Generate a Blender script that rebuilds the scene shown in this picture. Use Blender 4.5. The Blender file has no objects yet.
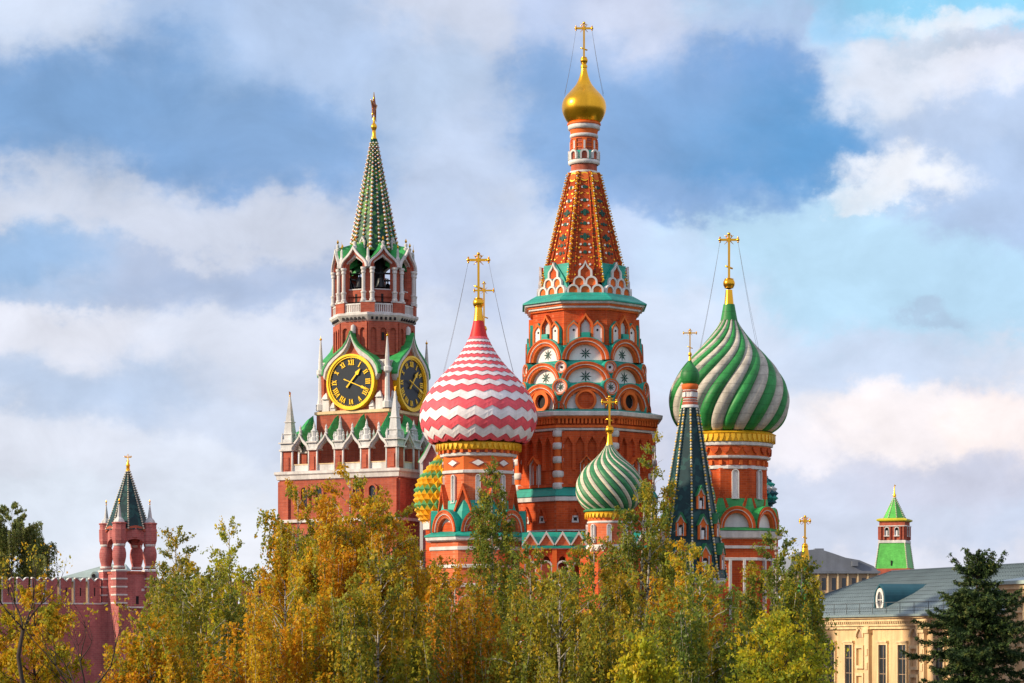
import bpy, bmesh, math, random
import numpy as np
from mathutils import Vector

scene = bpy.context.scene
COL = scene.collection
R = math.radians
PI = math.pi
F = 2500.0        # focal length of the photograph in its own pixels
HZ = 640.0        # the eye-level line of the photograph
CAMZ = 14.0       # eye height above the square, metres

# ------------------------------------------------------------------ camera
cam = bpy.data.cameras.new("Camera")
cam.sensor_width = 36.0
cam.lens = F / 1024.0 * 36.0
cam.shift_y = (HZ - 341.5) / 1024.0
cam.clip_start = 1.0
cam.clip_end = 12000.0
camo = bpy.data.objects.new("Camera", cam)
COL.objects.link(camo)
camo.location = (0, 0, CAMZ)
camo.rotation_euler = (R(90), 0, 0)
scene.camera = camo

# ------------------------------------------------------------------ sun, exposure
SUN_EL = R(24)
SUN_AZ = R(75)     # degrees round to the left from straight behind the viewer
SDIR = Vector((-math.sin(SUN_AZ) * math.cos(SUN_EL), -math.cos(SUN_AZ) * math.cos(SUN_EL), math.sin(SUN_EL)))
sl = bpy.data.lights.new("Sun", 'SUN')
sl.energy = 4.4
sl.angle = R(2.5)
sl.color = (1.0, 0.82, 0.58)
so = bpy.data.objects.new("Sun", sl)
COL.objects.link(so)
so.rotation_euler = SDIR.to_track_quat('Z', 'Y').to_euler()
scene.view_settings.view_transform = 'Standard'
scene.view_settings.look = 'None'
scene.view_settings.exposure = 0.38
scene.view_settings.gamma = 1.0
scene.view_settings.use_curve_mapping = False


def lin(c):
    """sRGB 0..255 to linear"""
    return tuple(((x / 255.0) / 12.92 if x / 255.0 < 0.04045 else ((x / 255.0 + 0.055) / 1.055) ** 2.4) for x in c)


# ------------------------------------------------------------------ sky: Nishita behind a broken cloud deck
def make_world():
    w = bpy.data.worlds.new("World")
    scene.world = w
    w.use_nodes = True
    nt = w.node_tree
    nt.nodes.clear()
    L = nt.links.new

    def N(t, **k):
        n = nt.nodes.new(t)
        for a, b in k.items():
            setattr(n, a, b)
        return n

    def math_(op, a, b=None, c=None):
        n = N('ShaderNodeMath', operation=op)
        for i, v in enumerate((a, b, c)):
            if v is None:
                continue
            if isinstance(v, (int, float)):
                n.inputs[i].default_value = v
            else:
                L(v, n.inputs[i])
        return n.outputs[0]

    def vec(op, a, b=None):
        n = N('ShaderNodeVectorMath', operation=op)
        for i, v in enumerate((a, b)):
            if v is None:
                continue
            if isinstance(v, tuple):
                n.inputs[i].default_value = v
            else:
                L(v, n.inputs[i])
        return n

    tc = N('ShaderNodeTexCoord')
    sep = N('ShaderNodeSeparateXYZ')
    L(tc.outputs['Generated'], sep.inputs[0])
    az = math_('ARCTAN2', sep.outputs[0], sep.outputs[1])       # bearing
    el = math_('ARCSINE', sep.outputs[2])                       # height above the horizon
    # hundredths of a radian: the part of the sky seen here spans about 40 x 27
    cx = N('ShaderNodeCombineXYZ')
    L(math_('MULTIPLY', az, 100.0), cx.inputs[0])
    L(math_('MULTIPLY', el, 100.0), cx.inputs[1])
    P = cx.outputs[0]

    def noise(scale, detail, rough, sx=1.0, off=0.0, dist=0.0):
        m = vec('MULTIPLY_ADD', P, (sx, 1.0, 1.0))
        m.inputs[2].default_value = (off, off * 0.7, off * 1.3)
        n = N('ShaderNodeTexNoise')
        n.inputs['Scale'].default_value = scale
        n.inputs['Detail'].default_value = detail
        n.inputs['Roughness'].default_value = rough
        n.inputs['Distortion'].default_value = dist
        L(m.outputs[0], n.inputs['Vector'])
        return n

    def warped(amount, n1):
        a = vec('SUBTRACT', n1.outputs['Color'], (0.5, 0.5, 0.5))
        b = vec('MULTIPLY', a.outputs[0], (amount, amount * 0.75, 0.0))
        return vec('ADD', P, b.outputs[0]).outputs[0]

    n_big = noise(0.16, 6.0, 0.62, 0.8, 3.1)
    n_fine = noise(0.42, 7.0, 0.62, 0.85, 11.0)
    Q0 = warped(9.0, n_big)               # softly torn
    nf = vec('SUBTRACT', n_fine.outputs['Color'], (0.5, 0.5, 0.5))
    nf = vec('MULTIPLY', nf.outputs[0], (2.8, 2.1, 0.0))
    Q = vec('ADD', Q0, nf.outputs[0]).outputs[0]
    Q2 = warped(5.5, n_fine)              # crisp billows

    def px(x, y):
        return ((x - 512.0) / 25.0, (HZ - y) / 25.0)

    acc_c = None
    acc_w = None
    for (x, y, rx, ry, col, a) in SKY:
        u, v = px(x, y)
        d = vec('SUBTRACT', Q, (u, v, 0.0))
        d = vec('MULTIPLY', d.outputs[0], (25.0 / rx, 25.0 / ry, 0.0))
        q = vec('DOT_PRODUCT', d.outputs[0], d.outputs[0])
        wgt = math_('POWER', 0.10, q.outputs['Value'])
        wgt = math_('MULTIPLY', wgt, a)
        s = N('ShaderNodeVectorMath', operation='SCALE')
        s.inputs[0].default_value = lin(col)
        L(wgt, s.inputs['Scale'])
        if acc_c is None:
            acc_c, acc_w = s.outputs[0], wgt
        else:
            acc_c = vec('ADD', acc_c, s.outputs[0]).outputs[0]
            acc_w = math_('ADD', acc_w, wgt)
    # the rest of the sky: pale broken cloud
    base = N('ShaderNodeMixRGB')
    L(n_big.outputs['Fac'], base.inputs[0])
    base.inputs[1].default_value = (*lin((150, 178, 214)), 1)
    base.inputs[2].default_value = (*lin((232, 226, 232)), 1)
    bs = N('ShaderNodeVectorMath', operation='SCALE')
    L(base.outputs[0], bs.inputs[0])
    bs.inputs['Scale'].default_value = 0.006
    acc_c = vec('ADD', acc_c, bs.outputs[0]).outputs[0]
    acc_w = math_('ADD', acc_w, 0.006)
    inv = math_('DIVIDE', 1.0, acc_w)
    s = N('ShaderNodeVectorMath', operation='SCALE')
    L(acc_c, s.inputs[0])
    L(inv, s.inputs['Scale'])
    cloud = s.outputs[0]
    # crisp clouds on top (white cumulus heads, torn edges of the dark bank)
    for (x, y, rx, ry, soft, col, amt) in CRISP:
        u, v = px(x, y)
        d = vec('SUBTRACT', Q2, (u, v, 0.0))
        d = vec('MULTIPLY', d.outputs[0], (25.0 / rx, 25.0 / ry, 0.0))
        ln = vec('LENGTH', d.outputs[0])
        mr = N('ShaderNodeMapRange', interpolation_type='SMOOTHERSTEP')
        L(ln.outputs['Value'], mr.inputs['Value'])
        mr.inputs['From Min'].default_value = 1.0 + soft
        mr.inputs['From Max'].default_value = 1.0 - soft
        mr.inputs['To Min'].default_value = 0.0
        mr.inputs['To Max'].default_value = amt
        mx = N('ShaderNodeMixRGB')
        L(mr.outputs[0], mx.inputs[0])
        L(cloud, mx.inputs[1])
        mx.inputs[2].default_value = (*lin(col), 1)
        cloud = mx.outputs[0]
    # billows inside the clouds
    n_t = noise(0.30, 8.0, 0.58, 0.75, 23.0, 0.3)
    mr = N('ShaderNodeMapRange')
    L(n_t.outputs['Fac'], mr.inputs['Value'])
    mr.inputs['From Min'].default_value = 0.25
    mr.inputs['From Max'].default_value = 0.75
    mr.inputs['To Min'].default_value = 0.86
    mr.inputs['To Max'].default_value = 1.16
    s = N('ShaderNodeVectorMath', operation='SCALE')
    L(cloud, s.inputs[0])
    L(mr.outputs[0], s.inputs['Scale'])
    cloud = s.outputs[0]

    cloud = vec('MULTIPLY', cloud, (1.02, 1.0, 0.985)).outputs[0]
    sky = N('ShaderNodeTexSky', sky_type='NISHITA')
    sky.sun_disc = False
    sky.sun_elevation = SUN_EL
    sky.sun_rotation = math.atan2(SDIR.x, SDIR.y)
    bg = N('ShaderNodeBackground')
    L(sky.outputs[0], bg.inputs['Color'])
    bg.inputs['Strength'].default_value = 0.09
    bc = N('ShaderNodeBackground')
    L(cloud, bc.inputs['Color'])
    bc.inputs['Strength'].default_value = 0.87
    # thin places in the deck let the clear sky through
    acc = None
    for (x, y, rx, ry, a) in CLEAR:
        u, v = px(x, y)
        d = vec('SUBTRACT', Q2, (u, v, 0.0))
        d = vec('MULTIPLY', d.outputs[0], (25.0 / rx, 25.0 / ry, 0.0))
        q = vec('DOT_PRODUCT', d.outputs[0], d.outputs[0])
        g = math_('MULTIPLY', math_('POWER', 0.35, q.outputs['Value']), a)
        acc = g if acc is None else math_('MAXIMUM', acc, g)
    fac = math_('SUBTRACT', 1.0, acc)
    mix = N('ShaderNodeMixShader')
    L(fac, mix.inputs[0])
    L(bg.outputs[0], mix.inputs[1])
    L(bc.outputs[0], mix.inputs[2])
    out = N('ShaderNodeOutputWorld')
    L(mix.outputs[0], out.inputs[0])
    w.cycles.sampling_method = 'MANUAL'
    w.cycles.sample_map_resolution = 512


# bearing and height of each cloud mass (given by where it stands in the view), its size, tone, weight
SKY = [
    (20, 30, 110, 55, (196, 209, 230), 1.0),
    (170, 20, 70, 40, (160, 186, 222), 0.8),
    (110, 125, 170, 62, (118, 158, 206), 1.5),
    (260, 140, 120, 55, (124, 162, 210), 1.2),
    (300, 55, 120, 50, (168, 190, 222), 1.0),
    (215, 85, 60, 40, (150, 180, 218), 0.7),
    (440, 25, 70, 50, (196, 206, 226), 0.9),
    (400, 120, 80, 60, (176, 196, 224), 0.9),
    (470, 170, 60, 70, (186, 202, 228), 0.9),
    (60, 205, 150, 40, (197, 206, 223), 1.0),
    (220, 230, 120, 38, (198, 207, 225), 1.1),
    (20, 260, 70, 30, (150, 180, 216), 1.0),
    (90, 285, 60, 24, (168, 190, 220), 0.8),
    (210, 292, 130, 24, (172, 188, 216), 1.0),
    (60, 340, 120, 32, (214, 219, 232), 1.0),
    (230, 340, 100, 40, (204, 212, 228), 1.0),
    (90, 400, 110, 40, (184, 200, 224), 1.0),
    (230, 410, 70, 45, (198, 209, 228), 0.8),
    (40, 455, 130, 30, (212, 219, 233), 1.0),
    (200, 470, 90, 30, (210, 219, 234), 0.9),
    (80, 520, 170, 40, (212, 222, 236), 1.3),
    (250, 560, 190, 45, (222, 227, 237), 1.1),
    (460, 260, 70, 60, (182, 196, 222), 1.0),
    (440, 350, 80, 60, (204, 213, 230), 1.0),
    (520, 250, 50, 60, (198, 210, 230), 0.7),
    (620, 40, 100, 45, (180, 196, 226), 1.2),
    (560, 120, 80, 70, (130, 168, 216), 1.1),
    (680, 110, 110, 70, (118, 160, 212), 1.4),
    (760, 150, 100, 48, (98, 152, 205), 1.7),
    (700, 200, 90, 26, (136, 170, 216), 1.0),
    (770, 30, 60, 30, (168, 190, 222), 0.8),
    (640, 260, 60, 50, (186, 204, 232), 0.8),
    (700, 280, 60, 45, (190, 212, 238), 0.8),
    (830, 280, 110, 60, (180, 216, 241), 1.3),
    (980, 300, 80, 50, (177, 213, 240), 1.1),
    (720, 350, 70, 50, (204, 217, 238), 0.9),
    (850, 365, 120, 34, (196, 212, 236), 1.0),
    (990, 375, 60, 30, (206, 216, 234), 0.8),
    (830, 440, 80, 45, (220, 222, 232), 1.0),
    (940, 460, 120, 45, (204, 208, 226), 1.1),
    (880, 520, 150, 30, (196, 206, 226), 1.0),
    (1000, 520, 60, 40, (190, 202, 224), 0.8),
    (870, 575, 170, 30, (212, 216, 230), 1.0),
    (870, 90, 60, 50, (206, 218, 236), 0.9),
    (960, 140, 80, 40, (178, 198, 228), 1.0),
    (990, 210, 80, 40, (168, 192, 226), 1.0),
    (890, 18, 150, 24, (140, 205, 240), 1.4),
    (836, 50, 26, 45, (150, 200, 238), 0.9),
]
CRISP = [
    (110, 128, 170, 54, 0.8, (120, 157, 200), 0.65),
    (275, 150, 100, 42, 0.8, (130, 164, 206), 0.55),
    (30, 262, 75, 20, 0.7, (140, 174, 212), 0.6),
    (230, 298, 110, 18, 0.8, (160, 180, 212), 0.5),
    (110, 388, 110, 26, 0.8, (170, 190, 218), 0.5),
    (420, 215, 70, 36, 0.75, (176, 194, 222), 0.4),
    (640, 30, 75, 30, 0.7, (206, 212, 230), 0.5),
    (775, 145, 85, 50, 0.75, (94, 151, 204), 0.6),
    (640, 130, 110, 60, 0.8, (132, 166, 208), 0.5),
    # x, y, rx, ry, softness, tone, amount
    (945, 40, 75, 15, 0.65, (226, 234, 244), 0.75),
    (890, 92, 62, 26, 0.75, (216, 224, 239), 0.7),
    (985, 92, 55, 24, 0.75, (222, 226, 238), 0.7),
    (985, 195, 80, 42, 0.55, (172, 194, 226), 0.75),
    (908, 192, 56, 25, 0.65, (238, 241, 246), 0.8),
    (860, 212, 40, 12, 0.6, (226, 234, 244), 0.7),
    (890, 428, 80, 44, 0.38, (242, 236, 238), 0.88),
    (1000, 436, 60, 40, 0.42, (242, 232, 230), 0.85),
    (800, 445, 45, 28, 0.5, (228, 226, 234), 0.7),
    (945, 486, 120, 28, 0.6, (196, 202, 222), 0.8),
    (935, 318, 26, 9, 0.7, (168, 188, 216), 0.6),
    (60, 250, 60, 16, 0.7, (146, 178, 216), 0.45),
]
CLEAR = [
    (840, 15, 60, 26, 0.3),
    (960, 70, 90, 10, 0.25),
    (800, 265, 110, 40, 0.2),
    (985, 310, 80, 50, 0.2),
]
make_world()

# ------------------------------------------------------------------ materials
MATS = {}


def mat(name, col, rough=0.7, metal=0.0, var=0.18, scale=0.35, streak=0.12, bump=0.0, bscale=6.0, fine=0.1, spec=0.3, sheen=None):
    """a weathered surface: blotches, rain streaks and fine grain over one base colour"""
    m = bpy.data.materials.new(name)
    m.use_nodes = True
    nt = m.node_tree
    L = nt.links.new
    b = nt.nodes['Principled BSDF']
    geo = nt.nodes.new('ShaderNodeNewGeometry')

    def noise(sc, vscale, detail, rgh=0.6):
        mp = nt.nodes.new('ShaderNodeVectorMath')
        mp.operation = 'MULTIPLY'
        mp.inputs[1].default_value = vscale
        L(geo.outputs['Position'], mp.inputs[0])
        n = nt.nodes.new('ShaderNodeTexNoise')
        n.inputs['Scale'].default_value = sc
        n.inputs['Detail'].default_value = detail
        n.inputs['Roughness'].default_value = rgh
        L(mp.outputs[0], n.inputs['Vector'])
        return n.outputs['Fac']

    def rng(x, amt):
        r = nt.nodes.new('ShaderNodeMapRange')
        r.inputs['From Min'].default_value = 0.25
        r.inputs['From Max'].default_value = 0.75
        r.inputs['To Min'].default_value = 1.0 - amt
        r.inputs['To Max'].default_value = 1.0 + amt
        L(x, r.inputs['Value'])
        return r.outputs[0]

    def mul(a, c):
        q = nt.nodes.new('ShaderNodeMath')
        q.operation = 'MULTIPLY'
        L(a, q.inputs[0])
        L(c, q.inputs[1])
        return q.outputs[0]
    f = mul(rng(noise(scale, (1, 1, 1), 4.0), var), rng(noise(1.4, (1, 1, 0.12), 3.0), streak))
    f = mul(f, rng(noise(3.0, (1, 1, 3.0), 5.0, 0.75), fine))
    s = nt.nodes.new('ShaderNodeVectorMath')
    s.operation = 'SCALE'
    s.inputs[0].default_value = col
    L(f, s.inputs['Scale'])
    L(s.outputs[0], b.inputs['Base Color'])
    b.inputs['Roughness'].default_value = rough
    b.inputs['Metallic'].default_value = metal
    b.inputs['Specular IOR Level'].default_value = spec
    if bump:
        bp = nt.nodes.new('ShaderNodeBump')
        bp.inputs['Strength'].default_value = bump
        bp.inputs['Distance'].default_value = 0.05
        L(noise(bscale, (1, 1, 1), 4.0), bp.inputs['Height'])
        L(bp.outputs[0], b.inputs['Normal'])
    MATS[name] = m
    return m


def brick_mat(name, c1, c2, mortar, bw=0.55, bh=0.22, var=0.18, streak=0.14):
    """brickwork seen from far off: courses, single darker bricks, stains"""
    m = mat(name, c1, 0.85, var=var, streak=streak, fine=0.08, spec=0.15, bump=0.25, bscale=4.0)
    nt = m.node_tree
    L = nt.links.new
    sc = [n for n in nt.nodes if n.type == 'VECT_MATH' and n.operation == 'SCALE'][0]
    geo = [n for n in nt.nodes if n.type == 'NEW_GEOMETRY'][0]
    sp = nt.nodes.new('ShaderNodeSeparateXYZ')
    L(geo.outputs['Position'], sp.inputs[0])
    ad = nt.nodes.new('ShaderNodeMath')
    ad.operation = 'MULTIPLY_ADD'
    L(sp.outputs[1], ad.inputs[0])
    ad.inputs[1].default_value = 0.83
    L(sp.outputs[0], ad.inputs[2])
    cb = nt.nodes.new('ShaderNodeCombineXYZ')
    L(ad.outputs[0], cb.inputs[0])
    L(sp.outputs[2], cb.inputs[1])
    bt = nt.nodes.new('ShaderNodeTexBrick')
    bt.inputs['Scale'].default_value = 1.0
    bt.inputs['Brick Width'].default_value = bw
    bt.inputs['Row Height'].default_value = bh
    bt.inputs['Mortar Size'].default_value = 0.016
    bt.inputs['Color1'].default_value = (*c1, 1)
    bt.inputs['Color2'].default_value = (*c2, 1)
    bt.inputs['Mortar'].default_value = (*mortar, 1)
    L(cb.outputs[0], bt.inputs['Vector'])
    L(bt.outputs['Color'], sc.inputs[0])
    return m


brick_mat('orange_brick', (0.56, 0.092, 0.022), (0.43, 0.062, 0.017), (0.50, 0.13, 0.06), var=0.24, streak=0.24)
brick_mat('tent_brick', (0.46, 0.068, 0.018), (0.33, 0.045, 0.014), (0.40, 0.10, 0.03), var=0.28, streak=0.2)
brick_mat('red_brick', (0.43, 0.108, 0.062), (0.33, 0.078, 0.048), (0.36, 0.13, 0.10), var=0.22, streak=0.22)
brick_mat('wall_brick', (0.43, 0.135, 0.130), (0.35, 0.105, 0.105), (0.42, 0.19, 0.17), var=0.2, streak=0.22)
mat('orange_paint', (0.68, 0.140, 0.028), 0.8, var=0.2, streak=0.2)
brick_mat('pink_brick', (0.62, 0.150, 0.060), (0.52, 0.115, 0.05), (0.56, 0.2, 0.11), var=0.2, streak=0.2)
mat('white_stone', (0.60, 0.585, 0.575), 0.8, var=0.16, streak=0.24, fine=0.14)
mat('grey_white', (0.52, 0.53, 0.54), 0.75, var=0.2, streak=0.26, fine=0.14)
mat('teal_copper', (0.012, 0.30, 0.235), 0.5, var=0.22, streak=0.2, spec=0.4)
mat('green_roof', (0.035, 0.32, 0.085), 0.45, var=0.22, streak=0.2, spec=0.4)
mat('dark_tile', (0.010, 0.055, 0.060), 0.42, var=0.45, scale=1.1, fine=0.4, spec=0.4)
mat('gold', (0.90, 0.455, 0.035), 0.27, metal=1.0, var=0.10, fine=0.06)
mat('gold_paint', (0.80, 0.45, 0.02), 0.45, metal=0.25, var=0.2, fine=0.25, spec=0.5)
mat('dome_red', (0.74, 0.095, 0.125), 0.62, var=0.2, streak=0.18, fine=0.14)
mat('dome_white', (0.74, 0.70, 0.72), 0.62, var=0.12, streak=0.18, fine=0.12)
mat('cone_red', (0.66, 0.025, 0.025), 0.5, var=0.1)
mat('dome_green', (0.022, 0.215, 0.050), 0.52, var=0.3, streak=0.28, fine=0.2, spec=0.35, bump=0.5, bscale=1.6)
mat('dome_grey', (0.44, 0.405, 0.35), 0.65, var=0.28, streak=0.3, fine=0.24, bump=0.5, bscale=1.6)
mat('small_green', (0.030, 0.185, 0.072), 0.52, var=0.28, streak=0.14, spec=0.4)
mat('small_cream', (0.58, 0.53, 0.42), 0.6, var=0.22, streak=0.15)
mat('seam_dark', (0.015, 0.05, 0.035), 0.6)
mat('pine_yellow', (0.78, 0.40, 0.015), 0.45, var=0.15)
mat('pine_green', (0.10, 0.36, 0.14), 0.45, var=0.15)
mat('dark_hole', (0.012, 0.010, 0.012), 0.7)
mat('window_glass', (0.020, 0.026, 0.034), 0.12, spec=0.6, var=0.3)
mat('white_panel', (0.74, 0.72, 0.72), 0.8, var=0.06)
mat('star_green', (0.008, 0.06, 0.045), 0.6)
mat('clock_black', (0.010, 0.018, 0.030), 0.35, var=0.2)
mat('clock_gold', (0.86, 0.54, 0.02), 0.35, metal=0.35, var=0.08, spec=0.5)
mat('ruby', (0.30, 0.045, 0.02), 0.4, var=0.2, spec=0.6)
mat('bell_bronze', (0.035, 0.04, 0.045), 0.4, metal=0.6)
mat('chain_iron', (0.16, 0.16, 0.17), 0.6)
mat('spire_green', (0.018, 0.165, 0.075), 0.4, var=0.55, scale=1.6, fine=0.55, spec=0.45)
mat('spire_gold', (0.42, 0.36, 0.05), 0.4, var=0.5, scale=1.6, fine=0.5)
mat('lime_tile', (0.095, 0.44, 0.08), 0.45, var=0.25, scale=0.8, fine=0.35, spec=0.35)
mat('yellow_eave', (0.58, 0.52, 0.03), 0.5)
mat('pale_roof', (0.33, 0.42, 0.40), 0.5, var=0.15)
mat('seam_roof', (0.25, 0.33, 0.335), 0.38, metal=0.25, var=0.16, streak=0.10, spec=0.5)
mat('seam_rib', (0.07, 0.10, 0.12), 0.45, metal=0.25)
mat('slate_roof', (0.17, 0.19, 0.23), 0.55, var=0.16)
mat('cream_stucco', (0.64, 0.45, 0.25), 0.85, var=0.14, streak=0.22, fine=0.12)
mat('cream_trim', (0.69, 0.52, 0.31), 0.85, var=0.12, streak=0.22, fine=0.12)
mat('tan_stucco', (0.42, 0.30, 0.20), 0.85)
mat('dormer_teal', (0.014, 0.085, 0.115), 0.45)
mat('rail_iron', (0.10, 0.12, 0.13), 0.6)
mat('conifer_bark', (0.07, 0.048, 0.035), 0.9, bump=0.5)
mat('dark_bark', (0.050, 0.036, 0.030), 0.9, bump=0.5)
mat('ground_soil', (0.055, 0.065, 0.03), 0.95, var=0.3, scale=0.05)
mat('paving', (0.16, 0.15, 0.145), 0.9, var=0.2, scale=0.08)


def sheet_seams(name, period, dark):
    """lap joints of the metal sheets a dome is covered with"""
    nt = MATS[name].node_tree
    L = nt.links.new
    b = nt.nodes['Principled BSDF']
    src = b.inputs['Base Color'].links[0].from_socket
    geo = [n for n in nt.nodes if n.type == 'NEW_GEOMETRY'][0]
    sp = nt.nodes.new('ShaderNodeSeparateXYZ')
    L(geo.outputs['Position'], sp.inputs[0])
    wob = nt.nodes.new('ShaderNodeTexNoise')
    wob.inputs['Scale'].default_value = 0.6
    L(geo.outputs['Position'], wob.inputs['Vector'])
    a = nt.nodes.new('ShaderNodeMath')
    a.operation = 'MULTIPLY_ADD'
    L(wob.outputs['Fac'], a.inputs[0])
    a.inputs[1].default_value = 0.5
    L(sp.outputs[2], a.inputs[2])
    q = nt.nodes.new('ShaderNodeMath')
    q.operation = 'PINGPONG'
    L(a.outputs[0], q.inputs[0])
    q.inputs[1].default_value = period / 2
    r = nt.nodes.new('ShaderNodeMapRange')
    L(q.outputs[0], r.inputs['Value'])
    r.inputs['From Min'].default_value = 0.0
    r.inputs['From Max'].default_value = 0.07
    r.inputs['To Min'].default_value = dark
    r.inputs['To Max'].default_value = 1.0
    s = nt.nodes.new('ShaderNodeVectorMath')
    s.operation = 'SCALE'
    L(src, s.inputs[0])
    L(r.outputs[0], s.inputs['Scale'])
    L(s.outputs[0], b.inputs['Base Color'])


for nm_, pr_, dk_ in (('dome_green', 0.95, 0.62), ('dome_grey', 0.95, 0.66), ('small_green', 0.6, 0.7), ('small_cream', 0.6, 0.75), ('teal_copper', 0.8, 0.75), ('green_roof', 0.7, 0.72)):
    sheet_seams(nm_, pr_, dk_)


def birch_bark():
    m = mat('birch_bark', (0.56, 0.52, 0.47), 0.8, var=0.14)
    nt = m.node_tree
    L = nt.links.new
    sc = [n for n in nt.nodes if n.type == 'VECT_MATH' and n.operation == 'SCALE'][0]
    geo = [n for n in nt.nodes if n.type == 'NEW_GEOMETRY'][0]
    mp = nt.nodes.new('ShaderNodeVectorMath')
    mp.operation = 'MULTIPLY'
    mp.inputs[1].default_value = (2.2, 2.2, 9.0)
    L(geo.outputs['Position'], mp.inputs[0])
    n = nt.nodes.new('ShaderNodeTexNoise')
    n.inputs['Scale'].default_value = 1.0
    n.inputs['Detail'].default_value = 4.0
    L(mp.outputs[0], n.inputs['Vector'])
    r = nt.nodes.new('ShaderNodeValToRGB')
    r.color_ramp.elements[0].position = 0.40
    r.color_ramp.elements[0].color = (0.045, 0.038, 0.032, 1)
    r.color_ramp.elements[1].position = 0.50
    r.color_ramp.elements[1].color = (0.44, 0.41, 0.36, 1)
    L(n.outputs['Fac'], r.inputs[0])
    L(r.outputs[0], sc.inputs[0])


birch_bark()


def leaf_mat(name, transl=0.35, rough=0.55):
    m = bpy.data.materials.new(name)
    m.use_nodes = True
    nt = m.node_tree
    L = nt.links.new
    b = nt.nodes['Principled BSDF']
    out = nt.nodes['Material Output']
    at = nt.nodes.new('ShaderNodeAttribute')
    at.attribute_name = 'leaf_tint'
    L(at.outputs['Color'], b.inputs['Base Color'])
    b.inputs['Roughness'].default_value = rough
    b.inputs['Specular IOR Level'].default_value = 0.25
    tr = nt.nodes.new('ShaderNodeBsdfTranslucent')
    L(at.outputs['Color'], tr.inputs['Color'])
    mx = nt.nodes.new('ShaderNodeMixShader')
    mx.inputs[0].default_value = transl
    L(b.outputs[0], mx.inputs[1])
    L(tr.outputs[0], mx.inputs[2])
    L(mx.outputs[0], out.inputs['Surface'])
    MATS[name] = m


leaf_mat('birch_leaf', 0.5)
leaf_mat('spruce_needle', 0.12, 0.6)


def checker_tile_mat():
    """glazed roof tile in two greens laid in a diamond pattern"""
    for nm, ca, cb_ in (('spire_tile', (0.008, 0.070, 0.042), (0.10, 0.26, 0.05)), ('tent_tile', (0.008, 0.036, 0.044), (0.016, 0.07, 0.07))):
        m = mat(nm, ca, 0.5, var=0.25, scale=1.0, fine=0.2, spec=0.25)
        nt = m.node_tree
        L = nt.links.new
        sc = [n for n in nt.nodes if n.type == 'VECT_MATH' and n.operation == 'SCALE'][0]
        geo = [n for n in nt.nodes if n.type == 'NEW_GEOMETRY'][0]
        vo = nt.nodes.new('ShaderNodeTexVoronoi')
        vo.inputs['Scale'].default_value = 2.4
        L(geo.outputs['Position'], vo.inputs['Vector'])
        sp = nt.nodes.new('ShaderNodeSeparateColor')
        L(vo.outputs['Color'], sp.inputs[0])
        gt = nt.nodes.new('ShaderNodeMath')
        gt.operation = 'GREATER_THAN'
        gt.inputs[1].default_value = 0.72
        L(sp.outputs[0], gt.inputs[0])
        mx = nt.nodes.new('ShaderNodeMixRGB')
        L(gt.outputs[0], mx.inputs[0])
        mx.inputs[1].default_value = (*ca, 1)
        mx.inputs[2].default_value = (*cb_, 1)
        L(mx.outputs[0], sc.inputs[0])


checker_tile_mat()


# ------------------------------------------------------------------ mesh helpers
class MB:
    """collects shapes, then links them as one mesh object"""

    def __init__(self):
        self.v, self.f, self.m, self.s = [], [], [], []

    def add(self, vs, fs, mt, smooth=False):
        o = len(self.v)
        self.v.extend(vs)
        for f in fs:
            self.f.append([o + i for i in f])
            self.m.append(mt)
            self.s.append(smooth)

    def build(self, name, parent=None, loc=(0, 0, 0), rz=0.0):
        me = bpy.data.meshes.new(name)
        me.from_pydata([tuple(p) for p in self.v], [], self.f)
        names = []
        for k in self.m:
            if k not in names:
                names.append(k)
        for k in names:
            me.materials.append(MATS[k])
        me.polygons.foreach_set('material_index', [names.index(k) for k in self.m])
        me.polygons.foreach_set('use_smooth', self.s)
        bm = bmesh.new()
        bm.from_mesh(me)
        bmesh.ops.recalc_face_normals(bm, faces=bm.faces)
        bm.to_mesh(me)
        bm.free()
        me.update()
        o = bpy.data.objects.new(name, me)
        COL.objects.link(o)
        if parent is not None:
            o.parent = parent
        o.location = loc
        o.rotation_euler = (0, 0, rz)
        return o


def tag(o, label=None, cat=None, group=None, kind=None):
    if label:
        o['label'] = label
    if cat:
        o['category'] = cat
    if group:
        o['group'] = group
    if kind:
        o['kind'] = kind
    return o


def thing(name, label, cat, loc, rz=0.0, group=None):
    o = bpy.data.objects.new(name, None)
    o.empty_display_size = 0.5
    COL.objects.link(o)
    o.location = loc
    o.rotation_euler = (0, 0, rz)
    return tag(o, label, cat, group)


def again(o, ang, parent=None):
    """a copy of a part (and its own parts) turned about the axis of its tower"""
    c = o.copy()
    COL.objects.link(c)
    c.parent = parent if parent is not None else o.parent
    c.rotation_euler = (0, 0, o.rotation_euler[2] + ang)
    for ch in list(o.children):
        d = ch.copy()
        COL.objects.link(d)
        d.parent = c
    return c


def ring_of(o, n, k0=1, skip=()):
    for k in range(k0, n):
        if k not in skip:
            again(o, 2 * PI * k / n)


class T:
    """measurements taken from the photograph for one upright thing at a real distance: px -> metres"""

    def __init__(self, cx, D):
        self.cx, self.D, self.s = cx, D, D / F
        self.X = (cx - 512.0) * D / F

    def z(self, y, a=0.0):        # a: how far (in px) the measured point stands in front of the axis
        return CAMZ + (HZ - y) * self.s * (1.0 - a / F)

    def loc(self, ref=(0, 0)):
        return (self.X - ref[0], self.D - ref[1], 0.0)


def fr(phi, a, xo=0.0, yo=0.0):
    """a wall plane: phi turns its normal from the viewer (-Y) towards +X; a is its distance from the axis"""
    n = (math.sin(phi), -math.cos(phi))
    r = (math.cos(phi), math.sin(phi))

    def P(x, z, d=0.0):
        return (xo + n[0] * (a + d) + r[0] * x, yo + n[1] * (a + d) + r[1] * x, z)
    return P


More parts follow.
